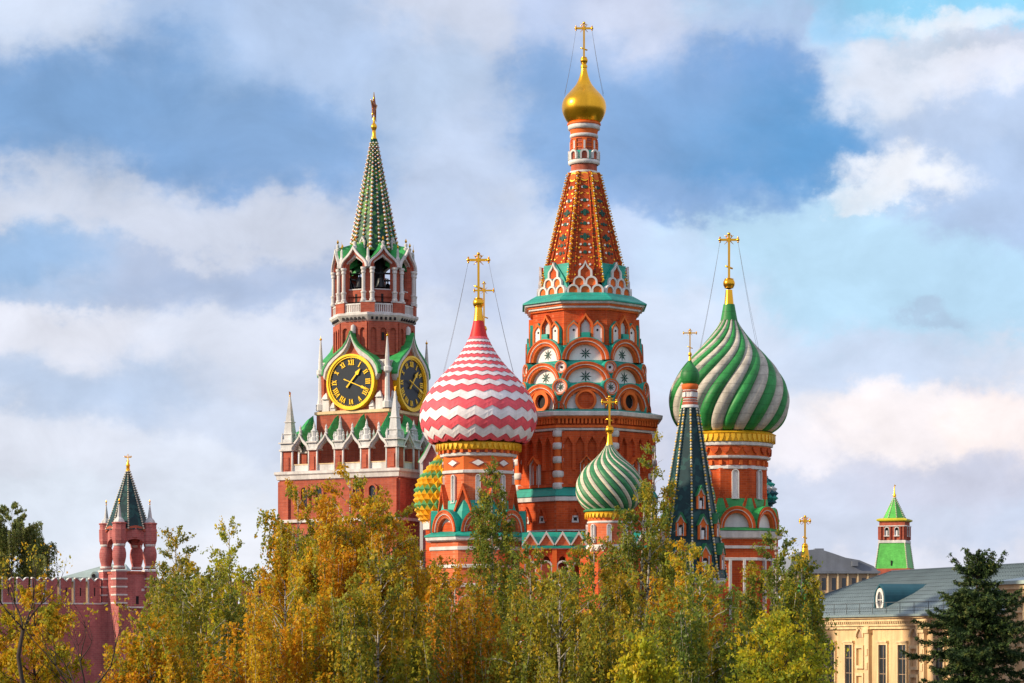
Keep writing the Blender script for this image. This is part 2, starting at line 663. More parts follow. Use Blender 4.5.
def extrude(m, P, pts, d0, d1, mt, back=False, side=None):
    n = len(pts)
    vs = [P(x, z, d1) for x, z in pts] + [P(x, z, d0) for x, z in pts]
    m.add(vs, [list(range(n))], mt)
    sm = side or mt
    m.add(vs, [[i, (i + 1) % n, n + (i + 1) % n, n + i] for i in range(n)], sm)
    if back:
        m.add(vs, [list(range(2 * n - 1, n - 1, -1))], mt)


def slab(m, P, x0, x1, z0, z1, d0, d1, mt):
    vs = [P(x, z, d) for d in (d0, d1) for x, z in ((x0, z0), (x1, z0), (x1, z1), (x0, z1))]
    m.add(vs, [[4, 5, 6, 7], [3, 2, 1, 0], [0, 1, 5, 4], [1, 2, 6, 5], [2, 3, 7, 6], [3, 0, 4, 7]], mt)


def band(m, P, outer, inner, d0, d1, mt):
    """a moulding between two outlines with the same number of points"""
    n = len(outer)
    for i in range(n - 1):
        q = [outer[i], outer[i + 1], inner[i + 1], inner[i]]
        vs = [P(x, z, d1) for x, z in q] + [P(x, z, d0) for x, z in q]
        m.add(vs, [[0, 1, 2, 3], [0, 1, 5, 4], [3, 2, 6, 7]], mt)
    for i in (0, n - 1):
        q = [outer[i], inner[i]]
        vs = [P(x, z, d1) for x, z in q] + [P(x, z, d0) for x, z in q]
        m.add(vs, [[0, 1, 3, 2]], mt)


def arc(cx, cz, r, n=18, rz=None, tip=0.0, legs=0.0):
    """an arch outline from its right foot over the top to its left foot; tip draws the crown up to a point"""
    rz = r if rz is None else rz
    pts = []
    if legs:
        pts.append((cx + r, cz - legs))
    for i in range(n + 1):
        t = PI * i / n
        c, s = math.cos(t), math.sin(t)
        pts.append((cx + r * c, cz + rz * s + tip * (1 - abs(c)) ** 3.2))
    if legs:
        pts.append((cx - r, cz - legs))
    return pts


def lathe(m, prof, n, mt, phase=0.0, smooth=False, flat=False, xo=0.0, yo=0.0, cap=False, mats=None):
    """prof: (r, z) from bottom to top; flat: r is the distance of the flats, not of the corners"""
    k = 1.0 / math.cos(PI / n) if flat else 1.0
    ph = phase + (PI / n if flat else 0.0) - PI / 2
    vs, rows = [], []
    for r, z in prof:
        if r < 1e-5:
            rows.append([len(vs)])
            vs.append((xo, yo, z))
        else:
            b = len(vs)
            for j in range(n):
                t = ph + 2 * PI * j / n
                vs.append((xo + r * k * math.cos(t), yo + r * k * math.sin(t), z))
            rows.append(list(range(b, b + n)))
    for i in range(len(rows) - 1):
        a, b = rows[i], rows[i + 1]
        fs = []
        for j in range(n):
            j2 = (j + 1) % n
            if len(a) == 1 and len(b) == 1:
                break
            if len(a) == 1:
                fs.append([a[0], b[j2], b[j]])
            elif len(b) == 1:
                fs.append([a[j], a[j2], b[0]])
            else:
                fs.append([a[j], a[j2], b[j2], b[j]])
        m.add(vs if i == 0 else [], [], mt)
        o = len(m.v) - len(vs)
        for f in fs:
            m.f.append([o + q for q in f])
            m.m.append(mats[i] if mats else mt)
            m.s.append(smooth)
    if cap:
        o = len(m.v) - len(vs)
        for row in (rows[0], rows[-1]):
            if len(row) > 2:
                m.f.append([o + q for q in row])
                m.m.append((mats[0] if row is rows[0] else mats[-1]) if mats else mt)
                m.s.append(False)


def tube(m, pts, rads, n, mt, smooth=True):
    vs = []
    K = len(pts)
    for i, p in enumerate(pts):
        p = Vector(p)
        d = (Vector(pts[min(i + 1, K - 1)]) - Vector(pts[max(i - 1, 0)]))
        if d.length < 1e-9:
            d = Vector((0, 0, 1))
        d.normalize()
        u = d.cross(Vector((0.31, 0.95, 0.07)))
        if u.length < 1e-3:
            u = d.cross(Vector((1, 0, 0)))
        u.normalize()
        w = d.cross(u)
        r = rads[i] if isinstance(rads, (list, tuple)) else rads
        for j in range(n):
            t = 2 * PI * j / n
            q = p + (u * math.cos(t) + w * math.sin(t)) * r
            vs.append(tuple(q))
    fs = []
    for i in range(K - 1):
        for j in range(n):
            j2 = (j + 1) % n
            fs.append([i * n + j, i * n + j2, (i + 1) * n + j2, (i + 1) * n + j])
    fs.append(list(range(n)))
    fs.append(list(range((K - 1) * n, K * n)))
    m.add(vs, fs, mt, smooth)


def ball(m, c, r, mt, n=12, rz=None):
    rz = r if rz is None else rz
    K = max(4, n // 2)
    lathe(m, [(r * math.sin(PI * i / K) if 0 < i < K else 0.0, c[2] - rz * math.cos(PI * i / K)) for i in range(K + 1)], n, mt, smooth=True, xo=c[0], yo=c[1])


def spline(pts, n=5):
    """a smooth outline through measured (r, z) points"""
    out = []
    P = [pts[0]] + list(pts) + [pts[-1]]
    for i in range(1, len(P) - 2):
        p0, p1, p2, p3 = P[i - 1], P[i], P[i + 1], P[i + 2]
        for k in range(n):
            t = k / n
            q = []
            for a in (0, 1):
                q.append(0.5 * ((2 * p1[a]) + (-p0[a] + p2[a]) * t + (2 * p0[a] - 5 * p1[a] + 4 * p2[a] - p3[a]) * t * t + (-p0[a] + 3 * p1[a] - 3 * p2[a] + p3[a]) * t ** 3))
            out.append((max(q[0], 0.0), q[1]))
    out.append(pts[-1])
    return out


def plate_arches(m, P, x0, x1, z0, z1, n, ow, zs, zt, mt, d0, d1, head='point', fill=None):
    """a wall skin between x0..x1, z0..z1 pierced by n openings (width ow, springing zs, crown zt) that reach its foot"""
    cw = (x1 - x0) / n
    for i in range(n):
        a, b = x0 + cw * i, x0 + cw * (i + 1)
        c = (a + b) / 2
        if head == 'point':
            hd = [(c + ow / 2, zs), (c, zt), (c - ow / 2, zs)]
        else:
            hd = [(c + ow / 2 * math.cos(PI * k / 10), zs + (zt - zs) * math.sin(PI * k / 10)) for k in range(11)]
        pts = [(a, z0), (a, z1), (b, z1), (b, z0), (c + ow / 2, z0)] + hd + [(c - ow / 2, z0)]
        extrude(m, P, pts, d0, d1, mt)
        if fill:
            slab(m, P, c - ow / 2, c + ow / 2, z0, zs, d0 - 0.02, d0 + 0.012, fill)


def cross_mesh(T_, y_top, y_bar, half, y_foot, w=1.15):
    """a gilded cross with flared, knobbed arms; px measures"""
    m = MB()
    s = T_.s
    P = fr(0.0, 0.0)
    zt, zb, zf = T_.z(y_top), T_.z(y_bar), T_.z(y_foot)
    h, t = half * s, w * s * 1.3
    slab(m, P, -t * 0.62, t * 0.62, zf, zt, -t * 0.5, t * 0.5, 'gold')
    slab(m, P, -h, h, zb - t * 0.62, zb + t * 0.62, -t * 0.48, t * 0.48, 'gold')
    for x, z in ((-h, zb), (h, zb), (0, zt)):
        ball(m, (x, 0, z), t * 1.0, 'gold', 8)
    for x, z in ((-h, zb + t * 1.3), (-h, zb - t * 1.3), (h, zb + t * 1.3), (h, zb - t * 1.3), (-t * 1.3, zt - t), (t * 1.3, zt - t)):
        ball(m, (x, 0, z), t * 0.55, 'gold', 6)
    # rays where the arms meet, and the small slanted foot bar
    for sx in (-1, 1):
        for sz in (-1, 1):
            tube(m, [(sx * t * 0.5, 0, zb + sz * t * 0.5), (sx * t * 2.6, 0, zb + sz * t * 2.6)], [t * 0.35, t * 0.12], 5, 'gold')
    zl = zb + (zf - zb) * 0.72
    tube(m, [(-h * 0.42, 0, zl + h * 0.16), (h * 0.42, 0, zl - h * 0.16)], t * 0.5, 6, 'gold')
    return m


def chains(T_, parent, half, y_bar, r_foot, y_foot):
    """four stay chains from the arms of a cross to the dome"""
    s = T_.s
    for sx in (-1, 1):
        for sy in (-1, 1):
            m = MB()
            a = Vector((sx * half * 0.96 * s, 0, T_.z(y_bar)))
            b = Vector((sx * r_foot * s * 0.97, sy * r_foot * s * 0.25, T_.z(y_foot)))
            pts = []
            for k in range(9):
                t = k / 8
                p = a.lerp(b, t)
                p.z -= 0.35 * math.sin(PI * t)
                pts.append(tuple(p))
            tube(m, pts, 0.012, 4, 'chain_iron')
            m.build('chain', parent)


def finial(T_, parent, cone, ball_y, ball_r):
    """gilt cone and apple under a cross; cone: [(r, y), ...] px from bottom to top"""
    m = MB()
    s = T_.s
    lathe(m, [(r * s, T_.z(y)) for r, y in cone], 20, 'gold', smooth=True)
    ball(m, (0, 0, T_.z(ball_y)), ball_r * s, 'gold', 20)
    for k in (-0.75, 0.75):
        zc = T_.z(ball_y) + k * ball_r * s
        lathe(m, [(ball_r * s * 0.55, zc - 0.06), (ball_r * s * 0.82, zc), (ball_r * s * 0.55, zc + 0.06)], 16, 'gold', smooth=True)
    return m.build('finial', parent)


def prof_at(prof):
    """radius and height of an outline at a fraction of its length"""
    L = [0.0]
    for a, b in zip(prof, prof[1:]):
        L.append(L[-1] + math.hypot(b[0] - a[0], b[1] - a[1]))

    def q(t):
        d = t * L[-1]
        for i in range(len(L) - 1):
            if d <= L[i + 1] or i == len(L) - 2:
                u = (d - L[i]) / max(L[i + 1] - L[i], 1e-9)
                u = min(max(u, 0), 1)
                return (prof[i][0] + (prof[i + 1][0] - prof[i][0]) * u, prof[i][1] + (prof[i + 1][1] - prof[i][1]) * u)
    return q


def swirl_dome(prof, lobes, twist, bulge, mats, widths, rings=44, seg=6, phase=0.0, ease=1.0):
    """an onion dome of twisted lobes; prof (r, z) bottom to top; twist in radians from bottom to top"""
    m = MB()
    q = prof_at(prof)
    per = len(widths)
    tot = sum(widths)
    N = lobes
    cols = []                       # (angle, bulge factor, material)
    for i in range(N // per):
        a0 = 2 * PI * i * per / N
        w0 = 0.0
        for j, w in enumerate(widths):
            ww = 2 * PI * per / N * w / tot
            sg = seg if w > 0.3 else 2
            for k in range(sg):
                u = k / sg
                cols.append((a0 + w0 + ww * u, math.sqrt(max(0.0, 1 - (2 * u - 1) ** 2)) if w > 0.3 else 0.0, mats[j]))
            w0 += ww
    C = len(cols)
    vs = []
    for i in range(rings + 1):
        t = i / rings
        r, z = q(t)
        tw = phase + twist * t ** ease
        for a, b, _ in cols:
            rr = r * (1 - bulge + bulge * b)
            th = a + tw - PI / 2
            vs.append((rr * math.cos(th), rr * math.sin(th), z))
    m.v = vs
    for i in range(rings):
        for j in range(C):
            j2 = (j + 1) % C
            m.f.append([i * C + j, i * C + j2, (i + 1) * C + j2, (i + 1) * C + j])
            m.m.append(cols[j][2])
            m.s.append(True)
    return m


def zigzag_dome(prof, bands, teeth, mats, step, amp, phase=0.0):
    """an onion dome shingled in overlapping zigzag courses; bands: fractions of the outline from bottom to top"""
    m = MB()
    q = prof_at(prof)
    n = teeth * 2
    for b in range(len(bands) - 1):
        rows = []
        for t, out in ((bands[b], step), ((bands[b] * 0.5 + bands[b + 1] * 0.5), step * 0.75), (bands[b + 1], step * 0.35)):
            row = []
            for j in range(n * 2):
                th = 2 * PI * j / (n * 2) + phase - PI / 2
                tri = (1 - abs((j % 4) - 2))          # -1..1 triangle wave over four columns
                tt = min(max(t + tri * amp(t), 0.0), 1.0)
                r, z = q(tt)
                rr = r + out
                row.append((rr * math.cos(th), rr * math.sin(th), z))
            rows.append(row)
        lo = []
        for j in range(n * 2):                      # the drip edge under each course
            th = 2 * PI * j / (n * 2) + phase - PI / 2
            x, y, z = rows[0][j]
            r = math.hypot(x, y) - step * 1.1
            lo.append((r * math.cos(th), r * math.sin(th), z + 0.01))
        allr = [lo] + rows
        C = n * 2
        vs = [p for row in allr for p in row]
        fs = [[i * C + j, i * C + (j + 1) % C, (i + 1) * C + (j + 1) % C, (i + 1) * C + j] for i in range(3) for j in range(C)]
        m.add(vs, fs, mats[b % len(mats)], False)
    return m


def pinecone_dome(prof, rows, n, height, mats, phase=0.0):
    """an onion dome studded with pyramids set diamond-wise"""
    m = MB()
    q = prof_at(prof)
    for k in range(-1, rows + 1):
        t0, t1, t2 = (max(0.0, min(1.0, (k + d) / rows)) for d in (-1, 0, 1))
        for j in range(n):
            th = 2 * PI * (j + 0.5 * (k % 2)) / n + phase
            dt = PI / n

            def pt(t, a, out=0.0):
                r, z = q(t)
                return ((r + out) * math.cos(a), (r + out) * math.sin(a), z + out * 0.1)
            r1, _ = q(t1)
            b, l, tp, rt = pt(t0, th), pt(t1, th - dt), pt(t2, th), pt(t1, th + dt)
            ap = pt(t1, th, height * min(1.0, r1 / max(p[0] for p in prof) + 0.15))
            mt = mats[k % len(mats)] if t0 > 0.0 else mats[0]
            m.add([b, rt, tp, l, ap], [[0, 1, 4], [1, 2, 4], [2, 3, 4], [3, 0, 4]], mt)
    return m

# ------------------------------------------------------------------ ground
def build_ground():
    m = MB()
    m.add([(-5000, -400, 0), (5000, -400, 0), (5000, 9000, 0), (-5000, 9000, 0)], [[0, 1, 2, 3]], 'ground_soil')
    tag(m.build('ground'), kind='structure')
    m = MB()
    m.add([(-46, 210, 0.004), (34, 210, 0.004), (34, 330, 0.004), (-46, 330, 0.004)], [[0, 1, 2, 3]], 'paving')
    tag(m.build('square_paving'), kind='structure')


build_ground()

# ------------------------------------------------------------------ the cathedral
CT = T(584, 250)
REF = (CT.X, CT.D)
cathedral = thing('cathedral', 'orange brick cathedral of clustered towers with gold, striped and swirled onion domes', 'cathedral', (CT.X, CT.D, 0))


def star8(m, P, cx, cz, r, d, mt):
    for k in range(8):
        t = PI * k / 4
        c, s = math.cos(t), math.sin(t)
        q = [(cx + c * r, cz + s * r), (cx - s * r * 0.13 + c * r * 0.45, cz + c * r * 0.13 + s * r * 0.45), (cx + c * r * 0.12, cz + s * r * 0.12), (cx + s * r * 0.13 + c * r * 0.45, cz - c * r * 0.13 + s * r * 0.45)]
        extrude(m, P, q, d - 0.03, d, mt)
    q = [(cx + r * 0.2 * math.cos(PI * k / 4), cz + r * 0.2 * math.sin(PI * k / 4)) for k in range(8)]
    extrude(m, P, q, d - 0.03, d + 0.01, mt)


def kokoshnik(name, tower, T_, a, hw, y_base, y_top, back, inner, brick='orange_paint', roof='teal_copper', phi=0.0, mould=3.7, tip=0.0, x0=0.0):
    """a stilted semicircular gable: two orange mouldings with a white line between, white field, copper vault behind"""
    s = T_.s
    zb, zt = T_.z(y_base, a), T_.z(y_top, a)
    P = fr(0.0, a * s)
    H = zt - zb
    W = hw * s
    kz = H / W

    def O(r):
        return [(x0 * s + x, z) for x, z in arc(0.0, zb, r, 20, rz=r * kz, tip=tip * s)]
    m = MB()
    mo = mould * s
    band(m, P, O(W), O(W - mo * 0.42), -0.5, 0.24, 'orange_brick')
    band(m, P, O(W - mo * 0.42), O(W - mo * 0.9), -0.5, 0.18, brick)
    band(m, P, O(W - mo * 0.9), O(W - mo * 1.08), -0.5, 0.16, 'white_stone')
    band(m, P, O(W - mo * 1.08), O(W - mo * 1.45), -0.5, 0.08, 'orange_brick')
    band(m, P, O(W - mo * 1.45), O(W - mo * 1.75), -0.5, 0.03, brick)
    band(m, P, O(W - mo * 1.75), O(W - mo * 1.9), -0.5, 0.0, brick)
    fld = O(W - mo * 1.9)
    extrude(m, P, fld, -0.6, -0.45, 'white_panel')
    # copper vault running back to the tower
    o2 = O(W * 1.045)
    band(m, P, o2, O(W * 0.99), -back * s, 0.12, roof)
    if inner == 'star':
        star8(m, P, x0 * s, zb + H * 0.30, W * 0.25, -0.42, 'star_green')
    elif inner == 'disc':
        c = (x0 * s, zb + H * 0.33)
        band(m, P, [(c[0] + W * 0.41 * math.cos(PI * k / 12), c[1] + W * 0.41 * math.sin(PI * k / 12)) for k in range(25)],
             [(c[0] + W * 0.32 * math.cos(PI * k / 12), c[1] + W * 0.32 * math.sin(PI * k / 12)) for k in range(25)], -0.3, 0.02, brick)
        extrude(m, P, [(c[0] + W * 0.33 * math.cos(PI * k / 12), c[1] + W * 0.33 * math.sin(PI * k / 12)) for k in range(24)], -0.3, -0.22, 'orange_brick')
    elif inner == 'niche':
        c = (x0 * s, zb + H * 0.33)
        band(m, P, [(c[0] + W * 0.42 * math.cos(PI * k / 12), c[1] + W * 0.42 * math.sin(PI * k / 12)) for k in range(25)],
             [(c[0] + W * 0.27 * math.cos(PI * k / 12), c[1] + W * 0.27 * math.sin(PI * k / 12)) for k in range(25)], -0.3, 0.02, brick)
        extrude(m, P, [(c[0] + W * 0.28 * math.cos(PI * k / 12), c[1] + W * 0.28 * math.sin(PI * k / 12)) for k in range(24)], -0.44, -0.40, 'dark_hole')
    return m.build(name, tower, rz=phi)


def roundel(tower, T_, a, y, r, phi, starred):
    s = T_.s
    P = fr(0.0, a * s)
    zc = T_.z(y, a)
    m = MB()

    def C(q, n=24):
        return [(q * s * math.cos(2 * PI * k / n), zc + q * s * math.sin(2 * PI * k / n)) for k in range(n + 1)]
    band(m, P, C(r), C(r * 0.84), -0.9, 0.16, 'orange_paint')
    band(m, P, C(r * 0.84), C(r * 0.76), -0.9, 0.10, 'white_stone')
    band(m, P, C(r * 0.76), C(r * 0.66), -0.9, 0.05, 'orange_paint')
    extrude(m, P, C(r * 0.66)[:-1], -0.9, -0.1, 'white_panel')
    band(m, P, C(r * 1.10), C(r * 0.99), -1.6, 0.08, 'teal_copper')
    if starred:
        star8(m, P, 0, zc, r * s * 0.52, -0.07, 'star_green')
    else:
        extrude(m, P, [(x * 1.0, z) for x, z in [(r * 0.22 * s * math.cos(PI * k / 5), zc + r * 0.22 * s * math.sin(PI * k / 5)) for k in range(10)]], -0.1, -0.06, 'dark_hole')
    return m.build('roundel', tower, rz=phi)


def slot_window(name, tower, T_, a, xc, y0, y1, hw, phi, frame=1.1, glass='white_panel', pediment=None, surround='white_stone', inner='orange_paint', head='round', deep=0.22):
    """a narrow window: frame, inset pane; optional pointed hood"""
    s = T_.s
    P = fr(0.0, a * s)
    zb, zt = T_.z(y0, a), T_.z(y1, a)
    x, w, f = xc * s, hw * s, frame * s
    m = MB()
    zs = zt - w
    if head == 'round':
        o = arc(x, zs, w + f, 10, legs=zs - zb)
        i = arc(x, zs, w, 10, legs=zs - zb)
    else:
        o = [(x + w + f, zb), (x + w + f, zs), (x, zt + f * 1.8), (x - w - f, zs), (x - w - f, zb)]
        i = [(x + w, zb), (x + w, zs), (x, zt), (x - w, zs), (x - w, zb)]
    band(m, P, o, i, -0.05, deep, surround)
    slab(m, P, x - w - f * 1.2, x + w + f * 1.2, zb - f * 0.9, zb, -0.05, deep + 0.06, surround)
    if pediment:
        pw, ph = pediment[0] * s, pediment[1] * s
        k = f * 0.6
        body_o = [(x + pw, zb - f), (x + pw, zt + f), (x, zt + f + ph), (x - pw, zt + f), (x - pw, zb - f)]
        body_i = [(x + pw - k, zb - f), (x + pw - k, zt + f - k * 0.3), (x, zt + f + ph - k * 1.5), (x - pw + k, zt + f - k * 0.3), (x - pw + k, zb - f)]
        band(m, P, body_o, body_i, -0.05, deep + 0.12, surround)
        extrude(m, P, body_i, -0.05, 0.10, inner)
        roof_o = [(x + pw * 1.22, zt + f * 0.4), (x, zt + f + ph * 1.18), (x - pw * 1.22, zt + f * 0.4)]
        roof_i = [(x + pw * 1.02, zt + f * 0.55), (x, zt + f + ph * 0.98), (x - pw * 1.02, zt + f * 0.55)]
        band(m, P, roof_o, roof_i, -0.05, deep + 0.35, inner)
    w_ = m.build(name, tower, rz=phi)
    m = MB()
    d = 0.12 if pediment else 0.03
    extrude(m, P, i, -0.04, d, glass)
    if glass == 'window_glass':
        slab(m, P, x - 0.03, x + 0.03, zb, zt - w * 0.2, d, d + 0.05, surround)
    m.build('pane', tower, rz=phi)
    return w_


# ---- the central tent tower
def central_tower():
    t = CT
    s = t.s
    body = MB()
    A = lambda r, y: (r * s, t.z(y, r))
    # brick shafts
    lathe(body, [(70 * s, 0), A(70, 533), A(70, 501)], 8, 'orange_brick', flat=True)
    lathe(body, [A(70, 501), A(72.5, 500.5), A(72.5, 496.5), A(71, 496)], 8, 'white_stone', flat=True)
    lathe(body, [A(71, 496), A(73, 495.5), A(68, 486.5)], 8, 'teal_copper', flat=True)
    lathe(body, [A(67, 487), A(67, 429)], 8, 'orange_brick', flat=True)
    lathe(body, [A(67, 431), A(70, 430), A(70.5, 428), A(68.5, 427.5)], 8, 'white_stone', flat=True)
    lathe(body, [A(68.5, 427.5), A(68.5, 418)], 8, 'orange_brick', flat=True)
    lathe(body, [A(72, 418.5), A(73, 417.5), A(73, 416)], 8, 'orange_paint', flat=True)
    lathe(body, [A(73, 416), A(76.5, 415), A(77, 411.5), A(75, 411)], 8, 'white_stone', flat=True)
    lathe(body, [A(75.5, 411.2), A(60, 408.6), A(57, 408), A(56.5, 384), A(53.6, 382), A(53.2, 362), A(50.6, 359.5), A(50.4, 343)], 8, 'teal_copper', flat=True)
    lathe(body, [A(51, 345), A(51, 309)], 8, 'orange_brick', flat=True)
    # dentils of the main cornice
    for k in range(8):
        P = fr(2 * PI * k / 8, 68.5 * s)
        n = 15
        for i in range(n):
            x = (i - (n - 1) / 2) * 3.75 * s
            slab(body, P, x - 1.1 * s, x + 1.1 * s, t.z(423.5, 70), t.z(418.2, 70), -0.05, 0.36, 'orange_paint')
        slab(body, P, -29.5 * s, 29.5 * s, t.z(427.5, 70), t.z(425, 70), -0.05, 0.25, 'orange_paint')
        # blind pointed niches under the cornice, each facet
        P = fr(2 * PI * k / 8, 67 * s)
        plate_arches(body, P, -23.5 * s, 23.5 * s, t.z(470, 67), t.z(431.5, 67), 4, 8.6 * s, t.z(444, 67), t.z(436.5, 67), 'orange_brick', -0.05, 0.34)
        slab(body, P, -23.5 * s, 23.5 * s, t.z(487, 67), t.z(484, 67), -0.05, 0.3, 'orange_brick')
        # pointed brick hoods over the little square windows lower down
        P = fr(2 * PI * k / 8, 70 * s)
        for x in (-10.5, 10.5):
            for j in range(3):
                w = (5.6 - 1.7 * j) * s
                zb = t.z(521, 70) + j * 1.5 * s
                o = [(x * s + w, zb), (x * s + w * 0.8, zb + 6 * s), (x * s, zb + (15 - 2.2 * j) * s), (x * s - w * 0.8, zb + 6 * s), (x * s - w, zb)]
                i = [(x * s + (px_ - x * s) * 0.8, zb + (pz - zb) * 0.86) for px_, pz in o]
                band(body, P, o, i, -0.05, 0.14 + 0.05 * (2 - j), 'orange_brick')
        slab(body, P, -28.5 * s, 28.5 * s, t.z(531, 70), t.z(529.6, 70), -0.05, 0.2, 'white_stone')
    tower = body.build('tent_tower', cathedral)
    tower['label'] = 'tall central tower with tent roof and small gold dome'

    # cornice under the tent
    m = MB()
    lathe(m, [A(51, 310.5), A(53.5, 309.5), A(53.5, 308)], 8, 'orange_paint', flat=True)
    lathe(m, [A(53.5, 308), A(55.5, 307.3), A(55.5, 305.6)], 8, 'white_stone', flat=True)
    lathe(m, [A(55.5, 305.6), A(56.5, 305.2), A(56.5, 303.4)], 8, 'orange_paint', flat=True)
    lathe(m, [A(56.5, 303.4), A(59, 302.6), A(59.5, 300.8)], 8, 'white_stone', flat=True)
    lathe(m, [A(59.5, 300.8), A(61.5, 300.2), A(61.5, 299), A(48, 292.5), A(36, 291)], 8, 'teal_copper', flat=True)
    m.build('cornice', tower)

    # corner columns of white cushions and brick collars
    for k in range(8):
        m = MB()
        ph = PI / 8 + 2 * PI * k / 8
        n = (math.sin(ph), -math.cos(ph))
        rr = 67 * s / math.cos(PI / 8) - 0.25
        xo, yo = n[0] * rr, n[1] * rr
        lathe(m, [(4.4 * s, t.z(487, 67)), (4.4 * s, t.z(430, 67))], 14, 'orange_paint', smooth=True, xo=xo, yo=yo, phase=ph)
        for y in (433.5, 446, 459.8, 474, 486):
            z0, z1 = t.z(y + 3.4, 67), t.z(y - 3.4, 67)
            lathe(m, [(4.4 * s, z0), (5.4 * s, z0 + 0.05), (5.9 * s, z0 + 0.2), (5.9 * s, z1 - 0.2), (5.4 * s, z1 - 0.05), (4.4 * s, z1)], 14, 'white_stone', smooth=True, xo=xo, yo=yo)
        m.build('corner_column', tower)

    # windows of the main storey and the small square ones
    for k in range(8):
        slot_window('window', tower, t, 67, -1 if k else 0.5, 486, 464, 2.3, 2 * PI * k / 8, frame=0.8, glass='window_glass' if k % 2 == 0 else 'orange_brick', pediment=(6.2, 6.5))
    for k in range(8):
        for x in (-10.5, 10.5):
            m = MB()
            P = fr(0, 70 * s)
            z = t.z(519, 70)
            h = 3.4 * s
            band(m, P, [(x * s + a * h, z + b * h) for a, b in ((1, -1), (1, 1), (-1, 1), (-1, -1), (1, -1))], [(x * s + a * h * 0.5, z + b * h * 0.5) for a, b in ((1, -1), (1, 1), (-1, 1), (-1, -1), (1, -1))], -0.05, 0.14, 'white_stone')
            slab(m, P, x * s - h * 0.5, x * s + h * 0.5, z - h * 0.5, z + h * 0.5, -0.05, 0.02, 'dark_hole')
            m.build('window', tower, rz=2 * PI * k / 8)

    # three tiers of round gables, roundels on the corners between them
    for k in range(8):
        ph = 2 * PI * k / 8
        kokoshnik('round_gable', tower, t, 62.5, 25.8, 408.5, 382.5, 12, 'disc' if k % 2 == 0 else 'niche', phi=ph)
        kokoshnik('round_gable', tower, t, 59, 24.5, 382, 361.5, 12, 'star', phi=ph)
        kokoshnik('round_gable', tower, t, 56, 23.2, 359.5, 337.5, 12, 'star', phi=ph)
        pc = ph + PI / 8
        roundel(tower, t, 65.0, 386.5, 8.0, pc, True)
        roundel(tower, t, 62.6, 366.5, 6.2, pc, False)
        kokoshnik('round_gable', tower, t, 67, 5.6, 409.5, 401, 6, None, phi=pc, mould=1.3)
    # the window storey: a keel-arched niche and two little panelled gables on each facet
    for k in range(8):
        ph = 2 * PI * k / 8
        m = MB()
        P = fr(0, 51 * s)
        zb, zs, tp = t.z(339, 51), t.z(326, 51), 5.0 * s
        w = 7.6 * s
        o, i = arc(0, zs, w, 14, tip=tp, legs=zs - zb), arc(0, zs, w * 0.74, 14, tip=tp * 0.8, legs=zs - zb)
        i2 = arc(0, zs, w * 0.55, 14, tip=tp * 0.6, legs=zs - zb)
        band(m, P, o, i, -0.05, 0.42, 'orange_paint')
        band(m, P, i, i2, -0.05, 0.24, 'orange_brick')
        extrude(m, P, i2, -0.05, 0.05, 'grey_white')
        slab(m, P, -w * 0.55, w * 0.55, zb, zb + 6 * s, -0.02, 0.6, 'teal_copper')
        m.build('arched_niche', tower, rz=ph)
        for x in (-11.6, 11.6):
            m = MB()
            P = fr(0, 53.4 * s)
            zb, zs, tp = t.z(343, 53), t.z(330, 53), 2.4 * s
            w = 6.3 * s
            o = arc(x * s, zs, w, 12, tip=tp, legs=zs - zb)
            i = arc(x * s, zs, w * 0.72, 12, tip=tp * 0.7, legs=zs - zb)
            o2 = arc(x * s, zs, w * 1.08, 12, tip=tp * 1.2, legs=zs - zb)
            band(m, P, o, i, -0.3, 0.15, 'orange_paint')
            extrude(m, P, i, -0.3, 0.0, 'white_panel')
            band(m, P, o2, arc(x * s, zs, w * 0.99, 12, tip=tp, legs=zs - zb), -0.55, 0.06, 'teal_copper')
            q = 1.15 * s
            extrude(m, P, [(x * s + q * math.cos(PI * j / 5), zs + q * math.sin(PI * j / 5)) for j in range(10)], -0.02, 0.03, 'dark_hole')
            m.build('panelled_gable', tower, rz=ph)

    # tent roof
    m = MB()
    a0, y0, a1, y1 = 41.0, 288.0, 14.2, 174.0
    lathe(m, [(a0 * s, t.z(y0)), (a1 * s, t.z(y1))], 8, 'tent_brick', flat=True)
    tent = m.build('tent_roof', tower)
    kc = 1 / math.cos(PI / 8)
    z0, z1 = t.z(y0), t.z(y1)
    for k in range(8):                       # gilt zigzag ropes and ribs on the arrises
        m = MB()
        ph = PI / 8 + PI * k / 4
        rib, ropes = [], []
        n = 44
        for i in range(n + 1):
            u = i / n
            r = (a0 + (a1 - a0) * u) * s * kc
            z = z0 + (z1 - z0) * u
            rib.append((math.sin(ph) * r, -math.cos(ph) * r, z))
            off = (0.17 if i % 2 else -0.17)
            r2 = r + 0.14
            ropes.append((math.sin(ph) * r2 + math.cos(ph) * off, -math.cos(ph) * r2 + math.sin(ph) * off, z))
        tube(m, rib, 0.15, 6, 'tent_brick')
        tube(m, ropes, 0.06, 5, 'gold_paint', smooth=False)
        for i in range(1, n, 1):
            x, y, z = rib[i]
            q = 1 + 0.30 / math.hypot(x, y)
            ball(m, (x * q, y * q, z), 0.085, 'white_stone' if i % 3 == 0 else 'gold_paint', 5)
        m.build('ridge_rope', tower)
    P0 = None
    m = MB()                                   # moulded ribs, glazed rosettes and rings on each face
    rng = random.Random(4)
